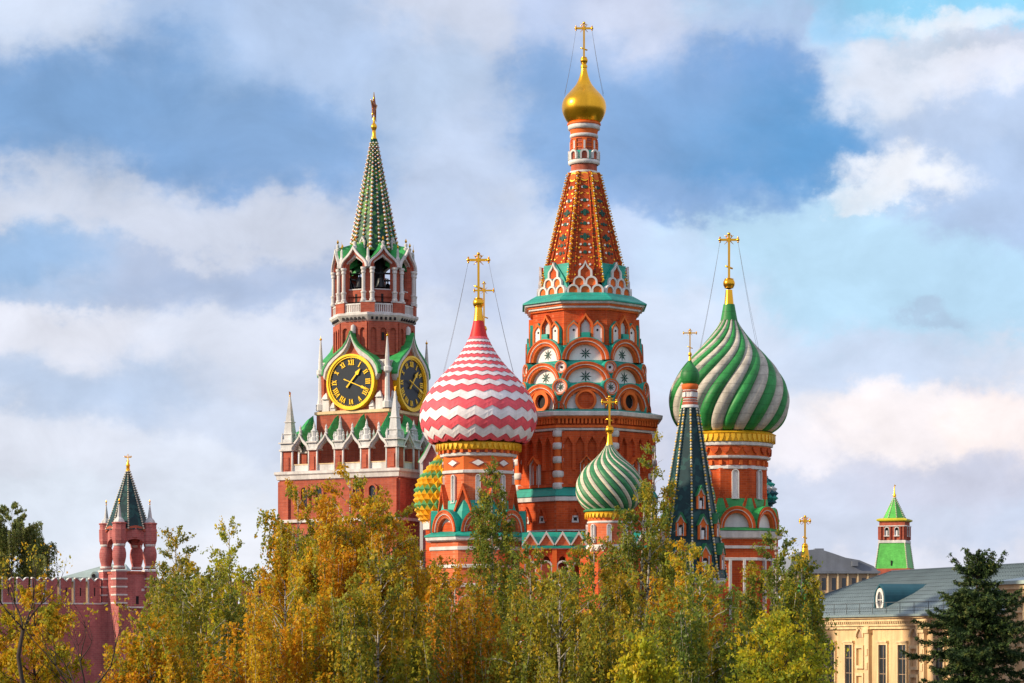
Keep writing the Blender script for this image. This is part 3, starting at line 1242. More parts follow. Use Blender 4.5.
    for k in range(8):
        ph = PI * k / 4
        sl_ = (a0 - a1) * s / (z1 - z0)

        def onface(x, u, d=0.0):
            a = (a0 + (a1 - a0) * u) * s + d
            return (math.sin(ph) * a + math.cos(ph) * x, -math.cos(ph) * a + math.sin(ph) * x, z0 + (z1 - z0) * u)

        def hw(u):
            return (a0 + (a1 - a0) * u) * s * math.tan(PI / 8)
        for fx in (-0.62, 0.62):
            tube(m, [onface(fx * hw(u), u, 0.05) for u in (0.02, 0.5, 0.985)], 0.08, 5, 'tent_brick')

        def disc(x, u, r, mt, n=8, d=0.07):
            c = Vector(onface(x, u, d))
            ux = Vector((math.cos(ph), math.sin(ph), 0))
            uz = Vector((-math.sin(ph) * sl_, math.cos(ph) * sl_, 1)).normalized()
            nn = ux.cross(uz)
            if nn.dot(Vector((math.sin(ph), -math.cos(ph), 0))) < 0:
                nn = -nn
            pts = [c + ux * (r * math.cos(2 * PI * j / n)) + uz * (r * math.sin(2 * PI * j / n)) for j in range(n)]
            vs = [tuple(p) for p in pts] + [tuple(p - nn * 0.12) for p in pts]
            m.add(vs, [list(range(n))] + [[j, (j + 1) % n, n + (j + 1) % n, n + j] for j in range(n)], mt)
        for u in (0.16, 0.27, 0.34, 0.41, 0.53, 0.63, 0.74, 0.86):
            disc(0, u, 0.20, 'star_green', 8)
            w = hw(u) * 0.32
            for sx in (-1, 1):
                disc(sx * w, u, 0.12, 'white_stone' if rng.random() < .5 else 'star_green', 6)
        for u in (0.41, 0.63):
            for q in (-0.018, 0.018):
                disc(0, u + q, 0.17, 'star_green', 6, 0.085)
            for q in (-0.28, -0.15, 0.15, 0.28):
                disc(q * hw(u), u, 0.16, 'star_green', 6, 0.085)
        for u in (0.22, 0.31, 0.47, 0.58, 0.69, 0.8):
            for sx in (-1, 1):
                disc(sx * hw(u) * 0.42, u, 0.10, 'white_stone' if rng.random() < .25 else 'gold_paint', 6)
                disc(sx * hw(u) * 0.82, u, 0.085, 'star_green', 6)
        for j in range(22):             # scattered gilt bosses
            u = 0.03 + 0.9 * j / 22
            for fx in (-0.78, -0.62, -0.25, 0.25, 0.62, 0.78):
                if rng.random() < 0.6:
                    disc(fx * hw(u), u + rng.uniform(-.008, .008), rng.uniform(0.05, 0.085), 'gold_paint' if rng.random() < .7 else 'star_green', 5, 0.12 if abs(fx) == 0.62 else 0.05)
        # gilt rings at the head of the tent
        disc(0, 0.955, 0.50, 'gold_paint', 14)
        disc(0, 0.955, 0.36, 'orange_paint', 12, 0.10)
    m.build('tile_ornament', tower)
    # pyramids of little gables round the foot of the tent, copper boards behind them
    for k in range(8):
        ph = PI * k / 4
        m = MB()
        a = 45.5
        P = fr(0, a * s)
        zb = t.z(293.5, a)
        if k % 2:
            slab(m, P, -16.5 * s, 17.5 * s, zb, zb + 31 * s, -5.5 * s, -4.9 * s, 'teal_copper')
        tri = [(18 * s, zb), (18 * s, zb + 7 * s), (12 * s, zb + 18 * s), (0, zb + 33 * s), (-12 * s, zb + 18 * s), (-18 * s, zb + 7 * s), (-18 * s, zb)]
        if k % 2 == 0:
            tri = [(18 * s, zb), (18 * s, zb + 6 * s), (7 * s, zb + 16 * s), (0, zb + 32 * s), (-7 * s, zb + 16 * s), (-18 * s, zb + 6 * s), (-18 * s, zb)]
        extrude(m, P, tri, -5 * s, -0.28, 'orange_brick' if k % 2 == 0 else 'teal_copper')
        for (xs, zz, w, d) in (((-12, 0, 12), 0.0, 6.1, 0.16), ((-6, 6), 8.4, 6.1, 0.0)):
            for x in xs:
                zs = zb + (zz + 3.2) * s
                o = arc(x * s, zs, w * s * .98, 10, legs=3.2 * s)
                i = arc(x * s, zs, w * s * 0.68, 10, legs=3.2 * s)
                band(m, P, o, i, -0.3, d, 'white_stone')
                extrude(m, P, i, -0.3, d - 0.14, 'orange_paint')
        zs = zb + 22 * s
        o = arc(0, zs, 7.0 * s, 12, rz=4.5 * s, tip=6.5 * s, legs=5.2 * s)
        i = arc(0, zs, 4.8 * s, 12, rz=3.0 * s, tip=5 * s, legs=5.2 * s)
        band(m, P, o, i, -0.3, -0.06, 'white_stone')
        extrude(m, P, i, -0.3, -0.2, 'orange_brick')
        m.build('ogee_gables', tower, rz=ph)

    # neck
    m = MB()
    S = lambda r, y: (r * s, t.z(y))
    lathe(m, [S(14.4, 175), S(14.8, 173.6), S(14.8, 172.5), S(13.3, 172)], 24, 'white_stone', smooth=True)
    lathe(m, [S(13, 172), S(13, 165)], 24, 'red_brick', smooth=True)
    lathe(m, [S(14.2, 165.5), S(15.8, 164.5), S(15.8, 161.5), S(14, 161)], 24, 'white_stone', smooth=True)
    lathe(m, [S(14, 161), S(14, 152.5), S(13, 152)], 24, 'teal_copper', smooth=True)
    lathe(m, [S(12.6, 153), S(12.6, 137)], 24, 'red_brick', smooth=True)
    for y in (149, 144.5, 140):
        lathe(m, [S(12.6, y + .6), S(13.4, y + .3), S(13.4, y - .3), S(12.6, y - .6)], 24, 'orange_paint')
    lathe(m, [S(12.6, 138.5), S(14.2, 138), S(14.2, 135.5), S(13, 135)], 24, 'white_stone', smooth=True)
    lathe(m, [S(13, 135.5), S(14.2, 131), S(14.2, 129)], 24, 'orange_paint', smooth=True)
    lathe(m, [S(14.2, 130.5), S(16, 130), S(16, 126), S(15, 125.6)], 24, 'white_stone', smooth=True)
    lathe(m, [S(16, 126), S(16.8, 125.5), S(16.8, 124), S(12, 122)], 24, 'orange_paint', smooth=True)
    for k in range(8):
        P = fr(PI * k / 4, 14.2 * s)
        zs = t.z(156)
        band(m, P, arc(0, zs, 4.6 * s, 8, legs=4.8 * s), arc(0, zs, 2.7 * s, 8, legs=4.8 * s), -0.25, 0.18, 'white_stone')
        extrude(m, P, arc(0, zs, 2.7 * s, 8, legs=4.8 * s), -0.2, 0.02, 'red_brick')
        P = fr(PI * k / 4, 12.4 * s)
        slab(m, P, -2.2 * s, 2.2 * s, t.z(151.5), t.z(140.5), -0.1, 0.14, 'orange_paint')
        slab(m, P, -0.9 * s, 0.9 * s, t.z(150.5), t.z(142.5), -0.1, 0.2, 'white_stone')
    m.build('neck', tower)
    # gilt onion dome and cross
    m = MB()
    prof = spline([S(r, y) for r, y in ((15, 124), (18.5, 119.5), (21.4, 113), (22.2, 107), (21, 101), (17.5, 95.5), (12.5, 90), (8, 84.5), (5, 78), (3.4, 72), (2.6, 67))], 5)
    lathe(m, prof, 40, 'gold', smooth=True)
    m.build('onion_dome', tower)
    finial(t, tower, [(3.2, 68), (3.6, 66), (2.4, 64.5), (2.2, 62)], 60.5, 3.8)
    cross_mesh(t, 23, 28.3, 8.0, 57).build('cross', tower)
    chains(t, tower, 8.0, 28.3, 20, 95)


central_tower()


# ---- the pink zigzag-domed chapel tower
def zigzag_tower():
    t = T(478.5, 240)
    s = t.s
    A = lambda r, y: (r * s, t.z(y, r))
    S = lambda r, y: (r * s, t.z(y))
    m = MB()
    lathe(m, [(47 * s, 0), A(47, 560), A(47, 540)], 8, 'pink_brick', flat=True)
    for y in (548, 566, 585):
        lathe(m, [A(47, y + 2), A(48.5, y + 1.5), A(48.5, y - 1.5), A(47, y - 2)], 8, 'white_stone', flat=True)
    lathe(m, [A(47, 541), A(52, 539.5), A(52.5, 536.5)], 8, 'white_stone', flat=True)
    lathe(m, [A(52.5, 536.5), A(53.5, 536), A(53.5, 534.5), A(46, 531.5), A(44, 531)], 8, 'teal_copper', flat=True)
    lathe(m, [A(44, 532), A(40, 531), A(38, 512), A(34.5, 500)], 8, 'teal_copper', flat=True)
    lathe(m, [A(33.5, 512), A(33.5, 472)], 8, 'pink_brick', flat=True)
    lathe(m, [A(33.5, 473), A(35.8, 472.4), A(35.8, 470), A(34.5, 469.5)], 8, 'white_stone', flat=True)
    lathe(m, [A(34.5, 470), A(34.5, 455.5)], 8, 'orange_paint', flat=True)
    lathe(m, [A(34.5, 456), A(38, 455), A(38.5, 452.5), A(37, 452)], 16, 'white_stone', flat=True)
    lathe(m, [A(37, 452.5), A(38, 449)], 24, 'red_brick', flat=True)
    for k in range(30):
        P = fr(2 * PI * k / 30, 37.5 * s)
        slab(m, P, -1.5 * s, 1.5 * s, t.z(452.2, 38), t.z(449, 38), -0.1, 0.28, 'orange_paint')
    for k in range(8):
        P = fr(PI * k / 4, 34.5 * s)
        zc = t.z(462.5, 34.5)
        for q, d, mt in ((1.0, 0.05, 'red_brick'), (0.66, 0.16, 'white_panel')):
            o = [(9.2 * q * s, zc), (0, zc + 4.6 * q * s), (-9.2 * q * s, zc), (0, zc - 4.6 * q * s)]
            extrude(m, P, o, -0.05, d, mt)
    tower = m.build('zigzag_tower', cathedral, t.loc(REF))
    tower['label'] = 'chapel tower under a dome of red and white zigzag bands'
    m = MB()
    lathe(m, [A(38, 449.5), A(41, 448.5), A(42, 445), A(43.5, 441.5), A(40, 440)], 40, 'gold_paint', smooth=False)
    for k in range(46):                       # pierced gilt valance
        P = fr(2 * PI * k / 46, 42.2 * s)
        z = t.z(445, 42)
        extrude(m, P, [(2.2 * s, z + 2.6 * s), (-2.2 * s, z + 2.6 * s), (-1.6 * s, z), (0, z - 3.4 * s), (1.6 * s, z)], -0.05, 0.09, 'gold_paint')
    m.build('gilt_cornice', tower)
    for k in range(8):
        slot_window('slot_window', tower, t, 33.5, 0, 502, 475, 1.7, PI * k / 4, frame=0.9)
    for k in range(8):                        # sharp brick gables on the arrises, copper cheeks
        m = MB()
        ph = PI * k / 4 + PI / 8
        a = 40.0
        P = fr(0, a * s)
        zb, zt = t.z(512, a), t.z(485.5, a)
        extrude(m, P, [(9.5 * s, zb), (0, zt), (-9.5 * s, zb)], -5 * s, -0.3, 'pink_brick', side='teal_copper')
        band(m, P, [(10.3 * s, zb), (0, zt + 0.25), (-10.3 * s, zb)], [(8.6 * s, zb), (0, zt - 0.35), (-8.6 * s, zb)], -5.2 * s, 0.0, 'orange_brick')
        m.build('pointed_gable', tower, rz=ph)
    for k in range(8):
        kokoshnik('round_gable', tower, t, 46.0, 16.5, 531.5, 509.5, 10, None, brick='pink_brick', phi=PI * k / 4, mould=3.2)
        m = MB()
        P = fr(0, 46 * s)
        extrude(m, P, arc(0, t.z(531.5, 46), 10 * s, 14), -0.5, -0.38, 'orange_brick')
        m.build('gable_field', tower, rz=PI * k / 4)
    prof = spline([S(r, y) for r, y in ((46, 444), (50, 440.5), (54.5, 433), (57.2, 425), (58, 417.5), (56.8, 408.5), (53.5, 400.5), (48.5, 391.5), (42, 382.5), (34, 373.5), (25.5, 364.5), (18.3, 354.8), (12.6, 345.5), (8.6, 337))], 6)
    bands = [0.0, 0.055]
    w = 0.083
    t_ = 0.055
    wid = [0.078, 0.078, 0.080, 0.080, 0.072, 0.062, 0.056, 0.052, 0.048, 0.046, 0.043, 0.040, 0.038, 0.036, 0.034, 0.032, 0.030, 0.028, 0.026, 0.024]
    k = (1 - 0.055) / sum(wid)
    for q in wid:
        t_ += q * k
        bands.append(t_)
    bands[-1] = 1.0
    d = zigzag_dome(prof, bands, 21, ['dome_red', 'dome_white'], 0.10, lambda u: 0.0235 * max(0.0, (1 - u * 0.92)) ** 1.0 if u < 0.97 else 0.001, phase=0.1)
    d.build('onion_dome', tower)
    m = MB()
    lathe(m, [S(9.4, 338), S(9, 336.5), S(8.2, 334), S(6.2, 326), S(5.2, 321)], 20, 'cone_red', smooth=True)
    m.build('dome_collar', tower)
    finial(t, tower, [(5.2, 321.5), (4.8, 319), (3.8, 310), (3.4, 306)], 303, 5.7)
    cross_mesh(t, 254, 260, 10.2, 298, 1.45).build('cross', tower)
    chains(t, tower, 10.2, 260, 36, 373)


zigzag_tower()


# ---- the big green and grey swirled dome
def swirl_tower():
    t = T(729, 246)
    s = t.s
    A = lambda r, y: (r * s, t.z(y, r))
    S = lambda r, y: (r * s, t.z(y))
    yaw = R(5)
    m = MB()
    lathe(m, [(46 * s, 0), A(46, 560), A(46, 538)], 8, 'orange_brick', flat=True, phase=yaw)
    for y in (547, 559):
        lathe(m, [A(46, y + 1.6), A(47.6, y + 1.2), A(47.6, y - 1.2), A(46, y - 1.6)], 8, 'white_stone', flat=True, phase=yaw)
    lathe(m, [A(46, 539), A(49.5, 537.5), A(50.5, 531), A(49, 530)], 8, 'white_stone', flat=True, phase=yaw)
    lathe(m, [A(50, 530.3), A(51, 530), A(44, 527.5), A(42, 527)], 8, 'green_roof', flat=True, phase=yaw)
    lathe(m, [A(43, 528), A(39, 527), A(37.5, 512), A(36, 498)], 8, 'green_roof', flat=True, phase=yaw)
    lathe(m, [A(35.5, 512), A(35.5, 468)], 8, 'orange_brick', flat=True, phase=yaw)
    lathe(m, [A(35.5, 469), A(37.5, 468.4), A(37.5, 465.8), A(36.5, 465)], 16, 'white_stone', flat=True, phase=yaw)
    lathe(m, [A(36.5, 465.5), A(37.5, 458)], 16, 'orange_brick', flat=True, phase=yaw)
    lathe(m, [A(37.5, 458.4), A(40.5, 457.4), A(41, 455.4), A(39.5, 455)], 16, 'white_stone', flat=True, phase=yaw)
    lathe(m, [A(39.5, 455.4), A(41, 445)], 16, 'orange_paint', flat=True, phase=yaw)
    lathe(m, [A(41, 445.5), A(43.4, 444.5), A(43.8, 441.6), A(42, 441)], 24, 'white_stone', flat=True, phase=yaw)
    for k in range(24):
        P = fr(2 * PI * k / 24 + yaw, 40.2 * s)
        z = t.z(455, 40)
        extrude(m, P, [(4.6 * s, z + 8 * s), (-4.6 * s, z + 8 * s), (-3.4 * s, z + 4.5 * s), (0, z + 1.0 * s), (3.4 * s, z + 4.5 * s)], -0.1, 0.22, 'orange_brick')
        P = fr(2 * PI * (k + .5) / 24 + yaw, 37.3 * s)
        slab(m, P, -1.6 * s, 1.6 * s, t.z(464.5, 37), t.z(460, 37), -0.1, 0.18, 'orange_paint')
    for k in range(8):                 # half columns below
        for q in (-7, 7):
            P = fr(PI * k / 4 + yaw, 46 * s)
            slab(m, P, (q - 1.3) * s, (q + 1.3) * s, t.z(620, 46), t.z(560, 46), -0.05, 0.3, 'white_stone')
    tower = m.build('swirl_tower', cathedral, t.loc(REF))
    tower['label'] = 'chapel tower under the large green and grey swirled dome'
    m = MB()
    lathe(m, [A(42, 441.5), A(45, 440.5), A(45.5, 434), A(47, 432), A(42, 430)], 48, 'gold_paint')
    for k in range(52):
        P = fr(2 * PI * k / 52, 45.3 * s)
        z = t.z(437.5, 45)
        extrude(m, P, [(2.1 * s, z + 4 * s), (-2.1 * s, z + 4 * s), (-1.7 * s, z + 0.5 * s), (0, z - 3.2 * s), (1.7 * s, z + 0.5 * s)], -0.05, 0.10, 'gold_paint')
    m.build('gilt_cornice', tower)
    for k in range(8):
        slot_window('slot_window', tower, t, 35.5, 0, 498, 470, 2.6, PI * k / 4 + yaw, frame=1.0)
        m = MB()
        ph = PI * k / 4 + yaw + PI / 8
        a = 41.0
        P = fr(0, a * s)
        zb, zt = t.z(513, a), t.z(485, a)
        extrude(m, P, [(10.5 * s, zb), (0, zt), (-10.5 * s, zb)], -5 * s, -0.3, 'orange_brick')
        m.build('pointed_gable', tower, rz=ph)
        kokoshnik('round_gable', tower, t, 45.0, 18.3, 528, 506, 10, None, phi=PI * k / 4 + yaw, mould=3.0, roof='green_roof')
    prof = spline([S(r, y) for r, y in ((44, 433), (49, 429.5), (54.5, 423), (58.5, 414), (60.2, 404), (59.6, 394), (56.5, 384), (51, 374), (43.5, 363.5), (34.5, 353.5), (25.5, 344), (18, 335), (12, 327), (8.2, 320))], 6)
    d = swirl_dome(prof, 24, R(96), 0.105, ['dome_green', 'dome_grey'], (1.0, 1.0), rings=64, seg=8, phase=R(-14), ease=1.5)
    d.build('onion_dome', tower)
    m = MB()
    lathe(m, [S(8.6, 321), S(8.0, 318), S(6.2, 308), S(5.6, 304.5)], 18, 'dome_green', smooth=True)
    m.build('dome_collar', tower)
    finial(t, tower, [(4.9, 305), (4.6, 303), (3.6, 293), (3.4, 290)], 283.5, 5.9)
    cross_mesh(t, 234, 239.8, 9.0, 278, 1.35).build('cross', tower)
    chains(t, tower, 9.0, 239.8, 30, 350)


swirl_tower()


# ---- the small striped dome in front
def small_tower():
    t = T(609.5, 226)
    s = t.s
    A = lambda r, y: (r * s, t.z(y, r))
    S = lambda r, y: (r * s, t.z(y))
    m = MB()
    lathe(m, [(21.5 * s, t.z(600, 21)), A(21.5, 522)], 28, 'pink_brick', smooth=True)
    lathe(m, [(30 * s, 0), (30 * s, t.z(556, 30)), (24 * s, t.z(552, 24)), (21.4 * s, t.z(552, 21))], 8, 'orange_brick', flat=True)
    lathe(m, [A(21.5, 523), A(22.5, 522.5), A(22.5, 521), A(21.5, 520.5)], 28, 'white_stone', smooth=True)
    lathe(m, [A(21.5, 521), A(22.2, 517)], 28, 'orange_paint', smooth=True)
    lathe(m, [A(21.5, 547), A(23, 546.5), A(23, 544.8), A(21.5, 544.3)], 28, 'white_stone', smooth=True)
    for k in range(20):
        P = fr(2 * PI * k / 20, 22.2 * s)
        z = t.z(546.5, 22)
        extrude(m, P, [(3 * s, z), (-3 * s, z), (0, z - 5 * s)], -0.1, 0.16, 'white_stone')
    tower = m.build('striped_tower', cathedral, t.loc(REF))
    tower['label'] = 'small front tower under a narrow-striped green and cream dome'
    m = MB()
    lathe(m, [A(22, 517.5), A(24, 516.5), A(24.6, 512), A(24.8, 511)], 36, 'gold_paint', smooth=True)
    for k in range(34):
        P = fr(2 * PI * k / 34, 24 * s)
        z = t.z(515, 24)
        extrude(m, P, [(1.9 * s, z + 2 * s), (-1.9 * s, z + 2 * s), (0, z - 2.8 * s)], -0.05, 0.10, 'gold_paint')
    lathe(m, [A(24.8, 511.2), A(26.2, 510.8), A(26, 509), A(23, 508)], 36, 'small_green', smooth=True)
    m.build('gilt_cornice', tower)
    for k in range(8):
        slot_window('slot_window', tower, t, 21.3, 0, 542, 524.5, 1.7, PI * k / 4 - R(3), frame=0.8)
    prof = spline([S(r, y) for r, y in ((24, 509.5), (28, 506), (31.6, 500.5), (33.6, 494), (34, 487.5), (32.8, 481), (29.5, 474), (24.5, 467.5), (18.6, 462), (13, 457), (8.5, 452), (5.4, 448), (3.6, 444.5))], 5)
    d = swirl_dome(prof, 60, R(-118), 0.05, ['small_green', 'seam_dark', 'small_cream', 'seam_dark'], (1.0, 0.14, 0.72, 0.14), rings=44, seg=4, phase=R(-10))
    d.build('onion_dome', tower)
    finial(t, tower, [(3.9, 445.5), (3.3, 443), (2.5, 436), (2.4, 434)], 430, 4.5)
    cross_mesh(t, 397, 402, 7.2, 427, 1.25).build('cross', tower)


small_tower()


# ---- domes that only peep out behind the others
def peeping_domes():
    # yellow and green studded dome behind the zigzag tower
    t = T(448, 258)
    s = t.s
    S = lambda r, y: (r * s, t.z(y))
    m = MB()
    lathe(m, [(22 * s, 0), S(22, 530), S(22, 521)], 8, 'orange_brick', flat=True)
    lathe(m, [S(22, 531), S(25, 530), S(25, 522), S(22, 520)], 24, 'white_stone')
    tower = m.build('studded_tower', cathedral, t.loc(REF))
    tower['label'] = 'tower with a yellow and green studded dome behind the zigzag dome'
    prof = spline([S(r, y) for r, y in ((22, 524), (27, 519), (30, 510), (31, 499), (30, 488), (26, 478), (20, 469), (13, 460), (7, 452), (4, 446))], 5)
    m = pinecone_dome(prof, 17, 24, 0.42, ['pine_yellow', 'pine_green', 'pine_yellow'], phase=0.2)
    q = spline([(r * 0.97, z) for r, z in prof[::4]], 2)
    lathe(m, q, 24, 'pine_yellow', smooth=True)
    m.build('onion_dome', tower)
    # a lesser dome hidden behind the zigzag one: only its cross shows
    t = T(484, 264)
    s = t.s
    S2 = lambda r, y: (r * s, t.z(y))
    m = MB()
    lathe(m, [(17 * s, 0), S2(17, 400)], 12, 'orange_brick', flat=True)
    tower = m.build('hidden_tower', cathedral, t.loc(REF))
    tower['label'] = 'tower whose cross alone shows beside the zigzag dome'
    m = MB()
    lathe(m, spline([S2(r, y) for r, y in ((17, 400), (22, 392), (23, 383), (19, 372), (11, 360), (5, 348), (2.6, 338))], 4), 28, 'gold', smooth=True)
    m.build('onion_dome', tower)
    finial(t, tower, [(2.6, 340), (2.2, 331), (1.8, 326)], 329, 3.0)
    cross_mesh(t, 282.5, 290.5, 9.6, 327, 0.95).build('cross', tower)
    # blue-green spiked dome behind the swirled one
    t = T(757, 266)
    s = t.s
    S3 = lambda r, y: (r * s, t.z(y))
    m = MB()
    lathe(m, [(13 * s, 0), S3(13, 505)], 12, 'orange_brick', flat=True)
    tower = m.build('spiked_tower', cathedral, t.loc(REF))
    tower['label'] = 'tower with a blue-green spiked dome behind the swirled dome'
    prof = spline([S3(r, y) for r, y in ((12, 507), (16, 502), (17, 495), (15, 487), (10, 479), (4, 471), (1.5, 464))], 5)
    m = pinecone_dome(prof, 10, 15, 0.5, ['dormer_teal', 'grey_white', 'teal_copper'])
    m.build('onion_dome', tower)
    # the small dome on the right whose cross stands clear of the birches
    t = T(805, 238)
    s = t.s
    S4 = lambda r, y: (r * s, t.z(y))
    m = MB()
    lathe(m, [(9.5 * s, 0), S4(9.5, 625)], 16, 'orange_brick', smooth=True)
    tower = m.build('gilt_tower', cathedral, t.loc(REF))
    tower['label'] = 'low tower whose gold cross stands clear at the edge of the birches'
    m = MB()
    lathe(m, spline([S4(r, y) for r, y in ((10, 625), (13, 618), (13.5, 610), (10, 596), (6, 583), (4.2, 572), (3.6, 562))], 5), 28, 'dome_green', smooth=True)
    m.build('onion_dome', tower)
    finial(t, tower, [(4.6, 563), (4.4, 557), (3.2, 549), (2.6, 546)], 546.5, 3.2)
    cross_mesh(t, 516.5, 521, 5.0, 544, 1.1).build('cross', tower)


peeping_domes()


# ---- gallery at the foot, seen in gaps between the birches
def gallery():
    t = T(584, 232)
    s = t.s
    m = MB()
    P = fr(0, 0)
    x0, x1 = -62 * s, 84 * s
    depth = 7.0
    zt = t.z(547)
    plate_arches(m, P, x0, x1, 0.0, zt, 9, 9.5 * s, t.z(567), t.z(556), 'orange_brick', -0.6, 0.0, head='round')
    slab(m, P, x0, x1, 0.0, zt, -depth, -1.6, 'red_brick')
    slab(m, P, x0, x1, t.z(549), t.z(546.5), -depth, 0.25, 'white_stone')
    cw = (x1 - x0) / 9
    for i in range(9):
        c = x0 + cw * (i + .5)
        band(m, P, arc(c, t.z(567), 6.6 * s, 12, legs=0.5), arc(c, t.z(567), 4.75 * s, 12, legs=0.5), -0.1, 0.18, 'white_stone')
        slab(m, P, c - cw / 2 - 0.22, c - cw / 2 + 0.22, 0, zt, -0.1, 0.22, 'orange_paint')
        for q in (0.35, 0.6, 0.85):
            slab(m, P, c - cw / 2 - 0.3, c - cw / 2 + 0.3, zt * q, zt * q + 0.35, -0.1, 0.30, 'white_stone')
    g = m.build('gallery', cathedral, (t.X - REF[0], t.D - REF[1], 0))
    m = MB()
    vs = [P(x0, t.z(546), 0.35), P(x1, t.z(546), 0.35), P(x1, t.z(530), -4.5), P(x0, t.z(530), -4.5)]
    vs += [(x, y, z - 0.2) for x, y, z in vs]
    m.add(vs, [[0, 1, 2, 3], [4, 5, 6, 7], [0, 1, 5, 4], [1, 2, 6, 5], [2, 3, 7, 6], [3, 0, 4, 7]], 'teal_copper')
    m.build('copper_roof', g)
    for i in range(9):
        c = x0 + cw * (i + .5)
        m = MB()
        zb, zp = t.z(545.5), t.z(532.5)
        w = 8.0 * s
        extrude(m, P, [(c + w, zb), (c, zp), (c - w, zb)], -2.6, 0.28, 'pink_brick', side='teal_copper')
        band(m, P, [(c + w * 1.1, zb), (c, zp + 0.14), (c - w * 1.1, zb)], [(c + w * 0.9, zb), (c, zp - 0.2), (c - w * 0.9, zb)], -2.7, 0.42, 'white_stone')
        m.build('pointed_gable', g)


gallery()


# ------------------------------------------------------------------ tented bell tower
def bell_tower():
    t = T(690, 230)
    s = t.s
    S = lambda r, y: (r * s, t.z(y))
    root = thing('bell_tower', 'bell tower with dark green tent roof, gabled dormers and tiny green onion dome', 'bell tower', (t.X, t.D, 0))
    m = MB()
    lathe(m, [(33 * s, 0), S(33, 582)], 8, 'orange_brick', flat=False)
    lathe(m, [S(33, 585), S(36, 583), S(36.5, 579), S(34, 577)], 8, 'white_stone')
    m.build('base', root)
    m = MB()
    r0, y0, r1, y1 = 36.5, 580.0, 7.2, 407.0
    lathe(m, [S(r0, y0), S(r1, y1)], 8, 'tent_tile')
    tent = m.build('tent_roof', root)
    z0, z1 = t.z(y0), t.z(y1)
    for k in range(8):
        m = MB()
        ph = PI * k / 4
        n = 60
        pts = []
        for i in range(n + 1):
            u = i / n
            r = (r0 + (r1 - r0) * u) * s
            pts.append((math.cos(ph - PI / 2) * r, math.sin(ph - PI / 2) * r, z0 + (z1 - z0) * u))
        tube(m, pts, 0.11, 6, 'dark_tile')
        for i in range(n):
            x, y, z = pts[i]
            q = 1 + 0.10 / math.hypot(x, y)
            ball(m, (x * q, y * q, z), 0.115, 'small_cream' if i % 3 else 'gold_paint', 6)
        m.build('ridge_rib', tent)
    ca = math.cos(PI / 8)
    for k in range(8):
        ph = PI * k / 4 + PI / 8
        for (yb, h, w) in ((509, 22, 4.6), (539.5, 24, 5.4), (571, 26, 6.4)) if k % 2 == 0 else ((536, 22, 5.0), (569, 25, 6.0)):
            u = (y0 - yb) / (y0 - y1)
            a = (r0 + (r1 - r0) * u) * ca
            P = fr(0, (a + 1.2) * s)
            zb = t.z(yb, a)
            zs, zt = zb + h * 0.62 * s, zb + h * s
            m = MB()
            dep = (4 + w) * s
            body = [(w * s, zb), (w * s, zs), (0, zt), (-w * s, zs), (-w * s, zb)]
            extrude(m, P, body, -dep, 0.0, 'orange_paint', side='dark_tile')
            band(m, P, [(w * s, zs), (0, zt), (-w * s, zs)], [(w * s * 0.72, zs), (0, zt - 2.2 * s), (-w * s * 0.72, zs)], -0.1, 0.10, 'white_stone')
            for sx in (-1, 1):
                slab(m, P, sx * w * s * 0.86 - 0.8 * s, sx * w * s * 0.86 + 0.8 * s, zb, zs, -0.1, 0.12, 'orange_paint')
                slab(m, P, sx * w * s * 0.58 - 0.3 * s, sx * w * s * 0.58 + 0.3 * s, zb, zs - 1 * s, -0.1, 0.14, 'white_stone')
            band(m, P, [(w * s * 1.18, zs - 0.1), (0, zt + 1.6 * s), (-w * s * 1.18, zs - 0.1)], [(w * s * 0.98, zs), (0, zt), (-w * s * 0.98, zs)], -dep, 0.22, 'small_green')
            dm = m.build('dormer', root, rz=ph)
            m = MB()
            extrude(m, P, arc(0, zs - w * 0.9 * s, w * 0.42 * s, 8, legs=h * 0.3 * s), -0.05, 0.06, 'dark_hole')
            slab(m, P, -w * 0.4 * s, w * 0.15 * s, zb + 0.05, zb + h * 0.38 * s, 0.0, 0.09, 'white_panel')
            m.build('dormer_window', dm)
    m = MB()
    lathe(m, [S(8.6, 408), S(8.6, 405.5), S(7.4, 405)], 20, 'white_stone', smooth=True)
    lathe(m, [S(7.6, 405.5), S(7.9, 402.5), S(7.0, 402)], 20, 'red_brick', smooth=True)
    lathe(m, [S(6.9, 402.5), S(6.9, 390)], 20, 'white_stone', smooth=True)
    for y in (400.5, 398, 391.5):
        lathe(m, [S(6.9, y + .7), S(7.6, y + .5), S(7.6, y - .5), S(6.9, y - .7)], 20, 'red_brick')
    lathe(m, [S(7, 390), S(8.4, 388), S(8.4, 384.5), S(6, 384)], 20, 'orange_paint', smooth=True)
    for k in range(6):
        slab(m, fr(PI * k / 3 + 0.2, 6.8 * s), -1.0 * s, 1.0 * s, t.z(397), t.z(392.5), -.1, 0.1, 'white_panel')
    m.build('neck', root)
    m = MB()
    lathe(m, spline([S(r, y) for r, y in ((5.5, 385), (8, 382.5), (9.4, 378), (9.3, 373.5), (7.2, 369), (4.0, 365), (1.9, 361.5), (1.2, 359))], 5), 28, 'dome_green', smooth=True)
    m.build('onion_dome', root)
    finial(t, root, [(1.6, 361), (1.3, 359), (1.0, 356)], 354.5, 1.9)
    cross_mesh(t, 329.5, 333, 6.4, 353, 0.72).build('cross', root)


bell_tower()

